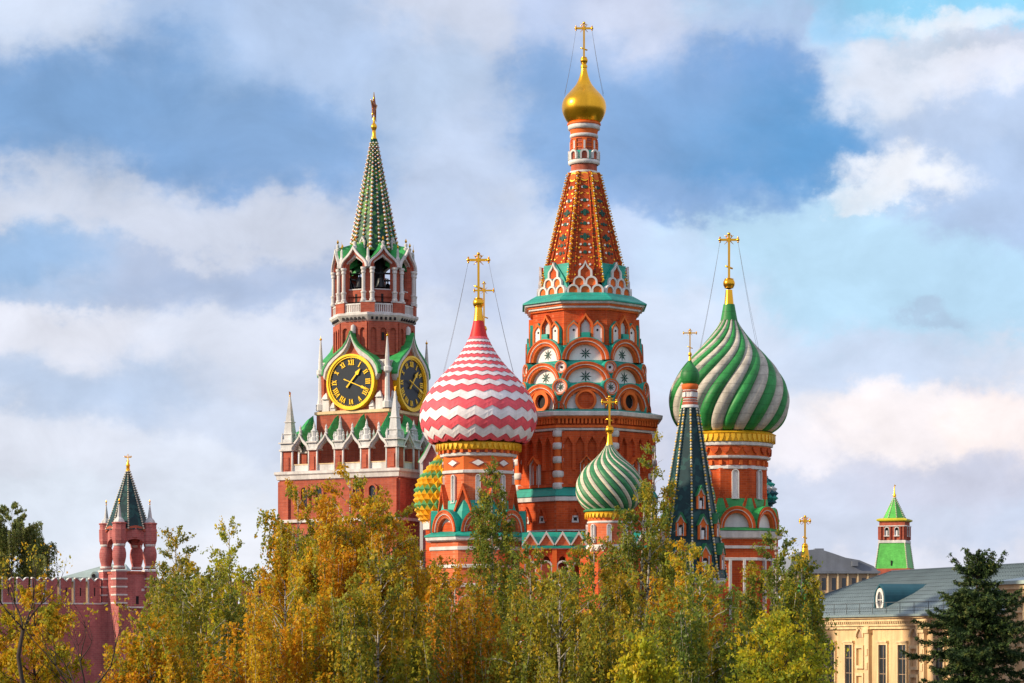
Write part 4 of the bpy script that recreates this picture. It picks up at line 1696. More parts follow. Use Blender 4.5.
# ------------------------------------------------------------------ the clock tower
def clock_tower():
    t = T(374, 300)
    s = t.s
    YAW = R(-28)
    root = thing('clock_tower', 'red brick clock tower with black and gold dials, white pinnacles and star-topped green spire', 'clock tower', (t.X, t.D, 0))
    PH = [YAW + k * PI / 2 for k in range(4)]
    A = lambda r, y: (r * s, t.z(y, r * 0.9))
    S = lambda r, y: (r * s, t.z(y))

    # lower body
    m = MB()
    lathe(m, [(68 * s, 0), A(68, 478)], 4, 'red_brick', flat=True, phase=YAW)
    lathe(m, [A(68, 479), A(70, 478), A(70.5, 474), A(72, 472.5), A(72, 470), A(66, 469.5), A(40, 469)], 4, 'white_stone', flat=True, phase=YAW)
    for ph in PH:
        P = fr(ph, 68 * s)
        for x in (-62, 62):
            slab(m, P, (x - 5.5) * s, (x + 5.5) * s, 0, t.z(480, 62), -0.05, 0.25, 'red_brick')
        for y in (520, 560, 600):
            slab(m, P, -68 * s, 68 * s, t.z(y + 1.5, 62), t.z(y - 1.5, 62), -0.05, 0.3, 'white_stone')
    body = m.build('lower_body', root)
    for ph in PH:
        for x in (-38, -21, 22, 40):
            m = MB()
            P = fr(0, 68 * s)
            zb, zs = t.z(508, 62), t.z(490, 62)
            o, i = arc(x * s, zs, 5.6 * s, 10, legs=zs - zb), arc(x * s, zs, 3.6 * s, 10, legs=zs - zb)
            band(m, P, o, i, -0.05, 0.25, 'red_brick')
            w = m.build('arched_window', root, rz=ph)
            m = MB()
            extrude(m, P, i, -0.05, 0.03, 'window_glass')
            m.build('pane', w, rz=0)
    # parapet: arcade of keel arches between brick piers
    a = 66.0
    for ph in PH:
        m = MB()
        P = fr(0, a * s)
        zf, zb, zc, zt = t.z(470, a), t.z(463, a), t.z(448.5, a), t.z(441, a)
        slab(m, P, -64 * s, 64 * s, zf, zb, -5 * s, -1 * s, 'white_stone')
        slab(m, P, -64 * s, 64 * s, zb, zb + 0.12, -5.4 * s, -0.6 * s, 'cream_trim')
        piers = (-60.5, -30, 0, 30, 60.5)
        for i, x in enumerate(piers):
            w = 5.6 if i in (0, 4) else 4.0
            slab(m, P, (x - w) * s, (x + w) * s, zf, zc, -2 * w * s, 0.05, 'red_brick')
            for sx in (-1, 1):
                tube(m, [P((x + sx * (w + 0.8)) * s, zf, 0.0), P((x + sx * (w + 0.8)) * s, zc, 0.0)], 1.0 * s, 8, 'white_stone')
            slab(m, P, (x - w - 1.6) * s, (x + w + 1.6) * s, zc, zc + 1.6 * s, -2 * w * s - 0.2, 0.35, 'white_stone')
            slab(m, P, (x - w - 0.8) * s, (x + w + 0.8) * s, zc + 1.6 * s, zt, -2 * w * s, 0.15, 'grey_white')
            slab(m, P, (x - w - 2.0) * s, (x + w + 2.0) * s, zt, zt + 1.3 * s, -2 * w * s - 0.2, 0.40, 'white_stone')
            slab(m, P, (x - w * 0.5) * s, (x + w * 0.5) * s, zf + 2 * s, zc - 6 * s, 0.0, 0.15, 'red_brick')
        for c in (-45, -15, 15, 45):
            hw = 9.4
            o = arc(c * s, zc + 1 * s, (hw + 1.8) * s, 16, rz=8.5 * s, tip=7.2 * s)
            i = arc(c * s, zc + 1 * s, hw * s * 0.98, 16, rz=7.0 * s, tip=6.4 * s)
            band(m, P, o, i, -0.5, 0.22, 'white_stone')
            i2 = arc(c * s, zc + 1 * s, hw * s * 0.8, 16, rz=5.8 * s, tip=5.2 * s)
            band(m, P, i, i2, -0.55, 0.0, 'grey_white')
        m.build('parapet_arcade', root, rz=ph)
        for c in (-45, -15, 15, 45):       # keel-shaped copper roofs sweeping up to the shaft
            m = MB()
            sec = []
            for q, dz in ((0.2, 0.0), (-5, 2.0), (-10, 7.0), (-16, 13.0), (-23, 17.0)):
                k = 1.0 - 0.62 * min(1.0, -min(q, 0) / 9)
                sec.append([P(c * s + (x - c * s) * k, z + dz * s, q * s) for x, z in arc(c * s, zc + 2.2 * s, 11.0 * s, 16, rz=8.8 * s, tip=8.2 * s)])
            n = len(sec[0])
            vs = [p for r_ in sec for p in r_]
            fs = [[i * n + j, i * n + j + 1, (i + 1) * n + j + 1, (i + 1) * n + j] for i in range(len(sec) - 1) for j in range(n - 1)]
            m.add(vs, fs, 'green_roof', True)
            m.build('keel_roof', root, rz=ph)
        # white pinnacles standing on the piers
        for i, x in enumerate(piers[1:4] if True else piers):
            m = MB()
            c = P(x * s, 0, -2.5 * s)
            zz = zt + 1.2 * s
            big = (i == 1)
            H = (23 if big else 19) * s
            lathe(m, [(4.2 * s, zz), (4.2 * s, zz + 4 * s), (2.8 * s, zz + 5 * s), (3.2 * s, zz + 9 * s), (3.8 * s, zz + 10.5 * s), (2.1 * s, zz + 12 * s), (1.2 * s, zz + H * 0.75), (1.5 * s, zz + H * 0.78), (0.4 * s, zz + H), (0, zz + H + 0.2)], 8, 'grey_white', xo=c[0], yo=c[1])
            for sx in (-4.2, 4.2):
                c2 = P((x + sx) * s, 0, -1.5 * s)
                lathe(m, [(1.5 * s, zz), (1.2 * s, zz + 4 * s), (1.7 * s, zz + 5 * s), (0.9 * s, zz + 6.5 * s), (1.1 * s, zz + 8 * s), (0, zz + 9.5 * s)], 8, 'grey_white', xo=c2[0], yo=c2[1])
            m.build('pinnacle', root, rz=ph)
        for x in (-45, -15, 15, 45):      # small carved finials on the arch tips
            m = MB()
            c = P(x * s, 0, -0.6 * s)
            zz = zc + 14.5 * s
            lathe(m, [(1.5 * s, zz), (2.1 * s, zz + 1.6 * s), (1.2 * s, zz + 3 * s), (1.6 * s, zz + 5 * s), (1.0 * s, zz + 7 * s), (1.3 * s, zz + 8.2 * s), (0, zz + 11 * s)], 8, 'white_stone', xo=c[0], yo=c[1])
            m.build('arch_finial', root, rz=ph)
        for x in (-52, -37.5, -22.5, -7.5, 7.5, 22.5, 37.5, 52):
            m = MB()
            c = P(x * s, 0, -3.5 * s)
            zz = zt - 1.0 * s
            lathe(m, [(1.6 * s, zz), (1.6 * s, zz + 4 * s), (1.0 * s, zz + 5 * s), (1.4 * s, zz + 7.5 * s), (0.7 * s, zz + 9.5 * s), (0, zz + 12 * s)], 6, 'grey_white', xo=c[0], yo=c[1])
            m.build('small_pinnacle', root, rz=ph)
        # the big obelisk at the corner
        m = MB()
        c = P(60.5 * s, 0, -5.5 * s)
        zz = zt + 1.2 * s
        lathe(m, [(6.2 * s, zz), (6.2 * s, zz + 3 * s), (5.2 * s, zz + 3.5 * s), (4.6 * s, zz + 8 * s), (0.8 * s, zz + 44 * s), (0.6 * s, zz + 46 * s)], 4, 'grey_white', xo=c[0], yo=c[1], flat=True, phase=0)
        for q in (8, 20):
            r_ = (5.4 if q == 8 else 4.0) * s
            lathe(m, [(r_, zz + q * s), (r_ * 1.05, zz + (q + .7) * s), (r_ * 0.9, zz + (q + 1.2) * s)], 4, 'white_stone', xo=c[0], yo=c[1], flat=True, phase=0)
        for dx in (-5.5, 5.5):
            for dy in (-5.5, 5.5):
                lathe(m, [(1.3 * s, zz), (1.1 * s, zz + 5 * s), (0, zz + 11 * s)], 6, 'grey_white', xo=c[0] + dx * s, yo=c[1] + dy * s)
        ball(m, (c[0], c[1], zz + 46.5 * s), 0.9 * s, 'gold', 8)
        extrude(m, fr(0, -c[1], c[0], c[1] - c[1]), [(-0.6 * s, zz + 47 * s), (0.6 * s, zz + 47 * s), (1.6 * s, zz + 51 * s), (-1.2 * s, zz + 50 * s)], -0.04, 0.04, 'gold')
        m.build('corner_obelisk', root, rz=ph)

    # shaft with the dials
    m = MB()
    h = 41.5
    lathe(m, [A(h, 470), A(h, 413)], 4, 'red_brick', flat=True, phase=YAW)
    lathe(m, [A(h, 414), A(h + 1.6, 413), A(h + 1.6, 410.5), A(38.5, 409.5)], 4, 'cream_trim', flat=True, phase=YAW)
    h = 38.5
    lathe(m, [A(h, 411), A(h, 371)], 4, 'red_brick', flat=True, phase=YAW)
    lathe(m, [A(h, 372), A(h + 2.2, 371), A(h + 2.2, 368.4), A(30, 368)], 4, 'white_stone', flat=True, phase=YAW)
    for ph in PH:
        P = fr(ph, h * s)
        for x in (-36, 36):
            slab(m, P, (x - 2.4) * s, (x + 2.4) * s, t.z(410, h), t.z(372, h), -0.05, 0.2, 'red_brick')
        # white pedestals at the foot of the shaft
        for x, w, y in ((-31, 4.0, 394), (31, 4.0, 394), (-22.5, 3.0, 403), (22.5, 3.0, 403)):
            slab(m, P, (x - w) * s, (x + w) * s, t.z(410, h), t.z(y + 4, h), -0.05, 3.2 * s, 'white_stone')
            lathe(m, [(w * s * 0.9, t.z(y + 4, h)), (w * s * 0.5, t.z(y, h)), (0, t.z(y - 3, h))], 4, 'white_stone', xo=P(x * s, 0, 1.6 * s)[0], yo=P(x * s, 0, 1.6 * s)[1], flat=True, phase=ph)
        # balustrade above the dials
        slab(m, P, -38 * s, 38 * s, t.z(362, h), t.z(360.5, h), -1.2 * s, 0.6 * s, 'white_stone')
        slab(m, P, -38 * s, 38 * s, t.z(362, h), t.z(369, h), -0.9 * s, -0.6 * s, 'red_brick')
        for i in range(-17, 18):
            slab(m, P, (i * 2.1 - 0.55) * s, (i * 2.1 + 0.55) * s, t.z(368.5, h), t.z(362, h), -0.6 * s, 0.4 * s, 'white_stone')
    m.build('dial_shaft', root)

    # dials
    for ph in (PH[0], PH[1], PH[2], PH[3]):
        a = 43.5
        P = fr(0, a * s)
        zc = t.z(381.5, a)
        rr = 27.6 * s

        def circ(q, n=64):
            return [(q * math.cos(2 * PI * k / n), zc + q * math.sin(2 * PI * k / n)) for k in range(n + 1)]
        m = MB()
        extrude(m, P, circ(rr * 0.9)[:-1], -5 * s, -0.05, 'clock_black')
        dial = m.build('clock_dial', root, rz=ph)
        m = MB()
        band(m, P, circ(rr), circ(rr * 0.93), -5 * s, 0.22, 'clock_gold')
        band(m, P, circ(rr * 0.93), circ(rr * 0.87), -5 * s, 0.10, 'clock_gold')
        for k in range(60):
            tt = PI * k / 30
            c, n_ = math.sin(tt), math.cos(tt)
            r1, r2 = rr * 0.865, rr * (0.84 if k % 5 else 0.82)
            w = rr * (0.006 if k % 5 else 0.012)
            extrude(m, P, [(c * r1 - n_ * w, zc + n_ * r1 + c * w), (c * r1 + n_ * w, zc + n_ * r1 - c * w), (c * r2 + n_ * w, zc + n_ * r2 - c * w), (c * r2 - n_ * w, zc + n_ * r2 + c * w)], -0.06, 0.0, 'clock_gold')
        m.build('gilt_rim', dial)
        NUM = ['XII', 'I', 'II', 'III', 'IIII', 'V', 'VI', 'VII', 'VIII', 'IX', 'X', 'XI']
        for k, txt in enumerate(NUM):
            m = MB()
            tt = PI * k / 6
            ur = (math.sin(tt), math.cos(tt))       # outwards
            ut = (math.cos(tt), -math.sin(tt))      # clockwise
            ht, st = rr * 0.185, rr * 0.036
            wid = {'I': st * 2.0, 'V': ht * 0.62, 'X': ht * 0.62}
            tot = sum(wid[c] for c in txt)
            sq = min(1.0, rr * 0.34 / tot)
            x = -tot * sq / 2

            def stroke(x0, y0, x1, y1, w):
                dx, dy = x1 - x0, y1 - y0
                l = math.hypot(dx, dy)
                nx, ny = -dy / l * w / 2, dx / l * w / 2
                q = []
                for (px_, py_) in ((x0 + nx, y0 + ny), (x1 + nx, y1 + ny), (x1 - nx, y1 - ny), (x0 - nx, y0 - ny)):
                    rad = rr * 0.70 + py_
                    q.append((ur[0] * rad + ut[0] * px_, zc + ur[1] * rad + ut[1] * px_))
                extrude(m, P, q, -0.06, 0.03, 'clock_gold')
            for c in txt:
                w = wid[c] * sq
                mid = x + w / 2
                g = w * 0.36
                if c == 'I':
                    stroke(mid, -ht / 2, mid, ht / 2, st)
                    for e in (-1, 1):
                        stroke(mid - st * 0.9, e * ht * 0.48, mid + st * 0.9, e * ht * 0.48, st * 0.4)
                elif c == 'V':
                    stroke(mid - g, ht / 2, mid, -ht / 2, st)
                    stroke(mid + g, ht / 2, mid, -ht / 2, st * 0.6)
                else:
                    stroke(mid - g, ht / 2, mid + g, -ht / 2, st)
                    stroke(mid + g, ht / 2, mid - g, -ht / 2, st * 0.6)
                x += w
            m.build('numeral', dial)

        def hand(ang, L, w, tail, d, name):
            m = MB()
            ur = (math.sin(ang), math.cos(ang))
            ut = (math.cos(ang), -math.sin(ang))

            def pt(x, y):
                return (ur[0] * y + ut[0] * x, zc + ur[1] * y + ut[1] * x)
            pts = [(-w * 0.7, -tail), (w * 0.7, -tail), (w * 0.5, -tail * 0.3), (w * 0.55, L * 0.55), (w * 1.7, L * 0.62), (w * 0.9, L * 0.8), (0, L), (-w * 0.9, L * 0.8), (-w * 1.7, L * 0.62), (-w * 0.55, L * 0.55), (-w * 0.5, -tail * 0.3)]
            extrude(m, P, [pt(x, y) for x, y in pts], d, d + 0.1, 'clock_gold', back=True)
            m.build(name, dial)
        hand(R(41), rr * 0.62, rr * 0.045, rr * 0.25, 0.06, 'hour_hand')
        hand(R(112), rr * 0.86, rr * 0.028, rr * 0.28, 0.19, 'minute_hand')
        # keel-shaped hood over the dial with a small white shrine on its tip
        m = MB()
        PH_ = fr(0, 40.5 * s)

        HP = [(0, 331.5), (2.2, 337), (4.6, 342), (8.6, 347), (14.5, 351.5), (21.0, 356), (26.5, 361), (30.5, 367), (32.0, 374)]

        def hood(k, dy):
            pts = [(x * k * s, t.z(y + dy, 41)) for x, y in HP]
            return pts[::-1] + [(-x, z) for x, z in pts[1:]]
        h0, h1, h2 = hood(1.0, 0), hood(0.93, 4.0), hood(0.88, 6.5)
        band(m, PH_, h0, h1, -0.6, 0.62, 'white_stone')
        band(m, PH_, h1, h2, -0.6, 0.30, 'grey_white')
        extrude(m, PH_, h2, -0.7, 0.05, 'red_brick')
        h_ = m.build('dial_hood', root, rz=ph)
        m = MB()
        o, i = hood(1.035, -1.2), hood(0.995, 0.6)
        band(m, PH_, o, i, -9 * s, 0.7, 'green_roof')
        m.build('green_hood_roof', root, rz=ph)
        m = MB()
        zt = t.z(332.5, 41)
        c = PH_(0, 0, -1.0 * s)
        lathe(m, [(2.4 * s, zt - 3 * s), (2.8 * s, zt - 1 * s), (2.0 * s, zt)], 8, 'green_roof', xo=c[0], yo=c[1])
        lathe(m, [(2.6 * s, zt), (2.6 * s, zt + 5 * s), (2.2 * s, zt + 7.5 * s), (0, zt + 9 * s)], 10, 'white_stone', smooth=True, xo=c[0], yo=c[1])
        m.build('shrine', root, rz=ph)
        # corner pinnacle of the shaft
        m = MB()
        c = fr(0, 38.5 * s)(38.5 * s, 0, 0.0)
        zz = t.z(411, 16)
        lathe(m, [(5.0 * s, zz), (5.0 * s, zz + 6 * s), (3.6 * s, zz + 7 * s), (2.7 * s, zz + 12 * s), (2.2 * s, zz + 34 * s), (4.2 * s, zz + 36 * s), (4.2 * s, zz + 40 * s), (2.4 * s, zz + 41 * s), (2.2 * s, zz + 50 * s), (0.7 * s, zz + 70 * s)], 8, 'white_stone', xo=c[0], yo=c[1])
        ball(m, (c[0], c[1], zz + 71 * s), 1.3 * s, 'gold', 10)
        lathe(m, [(0.5 * s, zz + 71 * s), (0, zz + 75 * s)], 6, 'gold', xo=c[0], yo=c[1])
        m.build('corner_pinnacle', root, rz=ph)

    # octagon, belfry
    oy = YAW
    a = 36.5
    m = MB()
    lathe(m, [A(a, 372), A(a, 320)], 8, 'red_brick', flat=True, phase=oy)
    for k in range(8):
        P = fr(oy + PI * k / 4, a * s)
        plate_arches(m, P, -15 * s, 15 * s, t.z(352, a), t.z(322, a), 3, 6.0 * s, t.z(331, a), t.z(327.5, a), 'red_brick', -0.05, 0.24, head='round')
        slab(m, P, -15 * s, 15 * s, t.z(355, a), t.z(352.5, a), -0.05, 0.35, 'red_brick')
        slab(m, P, -1.4 * s, 1.4 * s, t.z(340, a), t.z(332, a), -0.05, 0.10, 'dark_hole')
    lathe(m, [A(a, 321.5), A(37.5, 320.5), A(40.5, 316.5), A(41.5, 315), A(41.5, 312.8), A(34, 312)], 8, 'white_stone', flat=True, phase=oy)
    for k in range(8):
        P = fr(oy + PI * k / 4, 38.8 * s)
        for i in range(6):
            x = (i - 2.5) * 4.6 * s
            slab(m, P, x - 1.1 * s, x + 1.1 * s, t.z(319.6, 39), t.z(316.6, 39), 0.0, 1.35 * s, 'dark_hole')
    m.build('octagon', root)
    kc = 1 / math.cos(PI / 8)
    # pedestals and balustrades
    m = MB()
    for k in range(8):
        P = fr(oy + PI * k / 4, 39.6 * s)
        for i in range(-4, 5):
            slab(m, P, (i * 2.2 - 0.6) * s, (i * 2.2 + 0.6) * s, t.z(312.5, 39), t.z(304.5, 39), -0.7 * s, 0.3 * s, 'white_stone')
        slab(m, P, -11 * s, 11 * s, t.z(304.5, 39), t.z(303, 39), -1.1 * s, 0.6 * s, 'white_stone')
        slab(m, P, -11 * s, 11 * s, t.z(312.5, 39), t.z(311.5, 39), -1.1 * s, 0.6 * s, 'white_stone')
        slab(m, P, -11 * s, 11 * s, t.z(312, 39), t.z(304, 39), -1.4 * s, -0.8 * s, 'red_brick')
    m.build('balustrade', root)
    for k in range(8):
        ph = oy + PI / 8 + PI * k / 4
        m = MB()
        P = fr(0, 39.6 * s * kc)
        poly = [(-7 * s, t.z(312.6, 40)), (7 * s, t.z(312.6, 40)), (7 * s, t.z(301.5, 40)), (-7 * s, t.z(301.5, 40))]
        slab(m, P, -7 * s, 7 * s, t.z(312.6, 40), t.z(302, 40), -4 * s, -0.8 * s, 'red_brick')
        slab(m, P, -7.6 * s, 7.6 * s, t.z(302, 40), t.z(300.6, 40), -4.5 * s, -0.4 * s, 'white_stone')
        # brick pier behind, pair of white columns in front
        slab(m, P, -5.4 * s, 5.4 * s, t.z(301, 40), t.z(262, 40), -9 * s, -4.2 * s, 'red_brick')
        pier = m.build('belfry_pier', root, rz=ph)
        for sx in (-4.3, 4.3):
            m = MB()
            c = P(sx * s, 0, -2.6 * s)
            z = lambda y: t.z(y, 40)
            lathe(m, [(2.8 * s, z(301)), (2.8 * s, z(298.8)), (2.1 * s, z(298)), (2.3 * s, z(293)), (2.8 * s, z(292.4)), (2.8 * s, z(291)), (1.75 * s, z(290.5)), (1.75 * s, z(273)), (2.4 * s, z(272.4)), (2.4 * s, z(270.8)), (1.9 * s, z(270.2)), (2.9 * s, z(268.5)), (2.9 * s, z(266.8))], 14, 'white_stone', smooth=False, xo=c[0], yo=c[1], cap=True)
            m.build('column', pier)
    # parapet walls, arches, keel gables
    for k in range(8):
        ph = oy + PI * k / 4
        m = MB()
        a = 37.0
        P = fr(0, a * s)
        z = lambda y: t.z(y, a)
        slab(m, P, -12 * s, 12 * s, z(301), z(289), -5 * s, -3 * s, 'red_brick')
        slab(m, P, -12 * s, 12 * s, z(289), z(288), -5.5 * s, -2.6 * s, 'white_stone')
        slab(m, P, -1.2 * s, 1.2 * s, z(301), z(293), -3.1 * s, -2.8 * s, 'dark_hole')
        m.build('parapet_wall', root, rz=ph)
        m = MB()
        o = arc(0, z(267), 16.0 * s, 20, rz=12.2 * s, tip=9.5 * s)
        i = arc(0, z(267), 13.8 * s, 20, rz=10.6 * s, tip=7.6 * s)
        i2 = arc(0, z(267), 11.8 * s, 20, rz=9.0 * s, tip=5.4 * s)
        i3 = arc(0, z(267), 10.2 * s, 20, rz=8.0 * s, tip=2.8 * s)
        band(m, P, o, i, -1.0 * s, 0.42, 'white_stone')
        band(m, P, i, i2, -2.5 * s, 0.15, 'red_brick')
        band(m, P, i2, i3, -5.5 * s, -0.1, 'white_stone')
        g = m.build('keel_gable', root, rz=ph)
        m = MB()
        sec = []
        for q, dz, kk in ((1.0, 0.0, 1.0), (-5, 1.0, 0.97), (-11, 3.0, 0.80), (-18, 6.0, 0.55)):
            sec.append([P(x * kk, zz + dz * s, q * s) for x, zz in arc(0, z(269), 17.6 * s, 20, rz=14.2 * s, tip=10.5 * s)])
        n = len(sec[0])
        vs = [p for r_ in sec for p in r_]
        fs = [[i_ * n + j, i_ * n + j + 1, (i_ + 1) * n + j + 1, (i_ + 1) * n + j] for i_ in range(len(sec) - 1) for j in range(n - 1)]
        m.add(vs, fs, 'green_roof', True)
        m.build('keel_roof', root, rz=ph)
        m = MB()                     # bell hung in the arch
        c = P(0, 0, -10 * s)
        zb = z(286)
        lathe(m, [(5.4 * s, zb), (4.6 * s, zb + 1.6 * s), (3.6 * s, zb + 5 * s), (3.0 * s, zb + 8.5 * s), (1.6 * s, zb + 10.5 * s), (0.7 * s, zb + 11 * s), (0.7 * s, zb + 16 * s)], 16, 'bell_bronze', smooth=True, xo=c[0], yo=c[1])
        tube(m, [P(-11 * s, zb + 14 * s, -9 * s), P(11 * s, zb + 14 * s, -9 * s)], 0.9 * s, 6, 'bell_bronze')
        m.build('bell', root, rz=ph)
        m = MB()                     # gilt-tipped finials between the gables
        P2 = fr(PI / 8, 37.5 * s * kc)
        c = P2(0, 0, -1 * s)
        z0 = t.z(266, 37)
        lathe(m, [(1.6 * s, z0 - 2 * s), (2.2 * s, z0 + 8 * s), (1.3 * s, z0 + 10 * s), (1.2 * s, z0 + 16 * s), (0.5 * s, z0 + 18.5 * s)], 8, 'white_stone', xo=c[0], yo=c[1])
        lathe(m, [(0.6 * s, z0 + 18 * s), (1.1 * s, z0 + 19.5 * s), (0.25 * s, z0 + 21.5 * s), (0, z0 + 27 * s)], 8, 'gold', xo=c[0], yo=c[1])
        m.build('gable_finial', root, rz=ph)
        m = MB()
        c = P(0, 0, 0)
        z0 = t.z(246.5, 37)
        lathe(m, [(2.2 * s, z0 - 2.5 * s), (2.4 * s, z0 + 1.2 * s), (1.2 * s, z0 + 2 * s), (1.7 * s, z0 + 5 * s), (0, z0 + 6.6 * s)], 10, 'white_stone', xo=c[0], yo=c[1])
        lathe(m, [(0.4 * s, z0 + 6 * s), (1.3 * s, z0 + 8 * s), (0, z0 + 11 * s)], 8, 'gold', xo=c[0], yo=c[1])
        m.build('gable_finial', root, rz=ph)
    m = MB()
    lathe(m, [S(20, 301), S(20, 296)], 8, 'red_brick', flat=True, phase=oy)
    lathe(m, [S(36, 301.2), S(0, 301.2)], 8, 'red_brick', flat=True, phase=oy)
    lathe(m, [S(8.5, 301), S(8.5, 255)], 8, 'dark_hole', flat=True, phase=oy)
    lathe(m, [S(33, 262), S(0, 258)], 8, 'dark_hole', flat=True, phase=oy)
    m.build('belfry_core', root)
    # spire
    m = MB()
    r0, y0, r1, y1 = 22.5, 254.0, 2.3, 139.0
    lathe(m, [S(r0, y0), S(r1, y1)], 8, 'spire_tile', flat=True, phase=oy)
    spire = m.build('spire', root)
    z0, z1 = t.z(y0), t.z(y1)
    for k in range(16):                     # crockets in rows up the arrises and the middle of each face
        m = MB()
        ph = oy + PI / 8 * k
        kk = kc if k % 2 else 1.0
        n = 27
        for i in range(n):
            u = (i + (0.5 if k % 2 else 0.0)) / n * 0.97 + 0.01
            r = (r0 + (r1 - r0) * u) * s * kk + 0.08
            zz = z0 + (z1 - z0) * u
            q = (0.32 - 0.16 * u) * (1.0 if k % 2 else 0.8)
            x, y = math.sin(ph) * r, -math.cos(ph) * r
            lathe(m, [(0.0, zz - q), (q * 0.8, zz - q * 0.1), (q * 0.5, zz + q * 0.5), (0, zz + q * 0.8)], 5, 'white_stone', xo=x, yo=y, mats=['orange_paint' if i % 2 else 'gold_paint', 'white_stone', 'white_stone'])
        rb0, rb1 = r0 * s * kk, r1 * s * kk
        tube(m, [(math.sin(ph) * rb0, -math.cos(ph) * rb0, z0), (math.sin(ph) * rb1, -math.cos(ph) * rb1, z1)], 0.09, 5, 'spire_tile')
        m.build('stud_trim', spire)
    for k in range(0, 8, 2):                # little dormers at its foot
        m = MB()
        P = fr(0, 21.5 * s)
        z = lambda y: t.z(y, 20)
        extrude(m, P, [(2.4 * s, z(252)), (2.4 * s, z(241)), (0, z(237)), (-2.4 * s, z(241)), (-2.4 * s, z(252))], -4 * s, 0.1, 'lime_tile')
        band(m, P, [(2.8 * s, z(252)), (2.8 * s, z(241)), (0, z(236)), (-2.8 * s, z(241)), (-2.8 * s, z(252))], [(1.9 * s, z(252)), (1.9 * s, z(242)), (0, z(238.5)), (-1.9 * s, z(242)), (-1.9 * s, z(252))], -0.1, 0.2, 'white_stone')
        m.build('spire_dormer', spire, rz=oy + PI * k / 4)
    m = MB()
    lathe(m, [S(2.6, 141), S(3.0, 139), S(2.2, 137), S(1.8, 131), S(2.0, 130), S(3.0, 128), S(3.1, 126), S(2.0, 124), S(1.2, 123), S(1.0, 117)], 14, 'gold', smooth=True)
    m.build('gilt_mount', root)
    m = MB()
    rs = 15.2 * s
    zc = t.z(107.5)
    P = fr(R(80), 0.0)
    pts = []
    for k in range(10):
        tt = PI * k / 5
        r = rs if k % 2 == 0 else rs * 0.40
        pts.append((r * math.sin(tt), zc + r * math.cos(tt)))
    for sd in (1, -1):
        vs = [P(x, z, 0) for x, z in pts] + [P(0, zc, sd * rs * 0.15)]
        m.add(vs, [[k, (k + 1) % 10, 10] for k in range(10)], 'ruby')
    star = m.build('star', root)
    m = MB()
    for k in range(10):
        tube(m, [P(*pts[k], 0), P(*pts[(k + 1) % 10], 0)], 0.045, 5, 'gold')
    for sd in (1, -1):
        for k in range(0, 10):
            tube(m, [P(*pts[k], 0), P(0, zc, sd * rs * 0.15)], 0.018, 4, 'gold')
    m.build('gilt_edge', star)


clock_tower()


# ------------------------------------------------------------------ gabled annex between the clock tower and the cathedral
def annex():
    t = T(432, 284)
    s = t.s
    root = thing('gabled_house', 'shaded brick house with white-edged green gable beside the clock tower', 'house', (t.X, t.D, 0), rz=R(-6))
    m = MB()
    P = fr(0, 0)
    z = lambda y: t.z(y)
    W = 12
    o = [(-W * s, 0), (-W * s, z(461)), (-W * s * 0.62, z(455)), (0, z(443)), (W * s * 0.62, z(455)), (W * s, z(461)), (W * s, 0)]
    extrude(m, P, o, -9, 0, 'wall_brick', back=True)
    for y in (480, 520):
        slab(m, P, -W * s, W * s, z(y + 1.5), z(y - 1.5), -0.05, 0.25, 'white_stone')
    for x in (-W + 1.5, W - 1.5):
        slab(m, P, (x - 1.5) * s, (x + 1.5) * s, 0, z(461), -0.05, 0.2, 'white_stone')
    m.build('wall', root)
    m = MB()
    band(m, P, [(W * 1.12 * s, z(462)), (W * .66 * s, z(454)), (0, z(439)), (-W * .66 * s, z(454)), (-W * 1.12 * s, z(462))], [(W * 0.9 * s, z(464)), (W * .50 * s, z(457)), (0, z(444.5)), (-W * .50 * s, z(457)), (-W * 0.9 * s, z(464))], -0.3, 0.3, 'white_stone')
    m.build('gable_trim', root)
    m = MB()
    band(m, P, [(W * 1.2 * s, z(462)), (W * .72 * s, z(453)), (0, z(436.5)), (-W * .72 * s, z(453)), (-W * 1.2 * s, z(462))], [(W * 1.08 * s, z(463)), (W * .64 * s, z(455)), (0, z(440)), (-W * .64 * s, z(455)), (-W * 1.08 * s, z(463))], -9.2, 0.2, 'green_roof')
    m.build('roof', root)
    for x, y0, y1 in ((0, 472, 462), (-6, 510, 494), (6, 510, 494)):
        m = MB()
        slab(m, P, (x - 2) * s, (x + 2) * s, z(y0), z(y1), -0.05, 0.03, 'window_glass')
        w = m.build('window', root)
        m = MB()
        for sx in (-2.4, 2.4):
            slab(m, P, (x + sx - 0.5) * s, (x + sx + 0.5) * s, z(y0), z(y1), -0.05, 0.12, 'white_stone')
        slab(m, P, (x - 3.2) * s, (x + 3.2) * s, z(y0 + 1.2), z(y0), -0.05, 0.18, 'white_stone')
        m.build('frame', w)


annex()


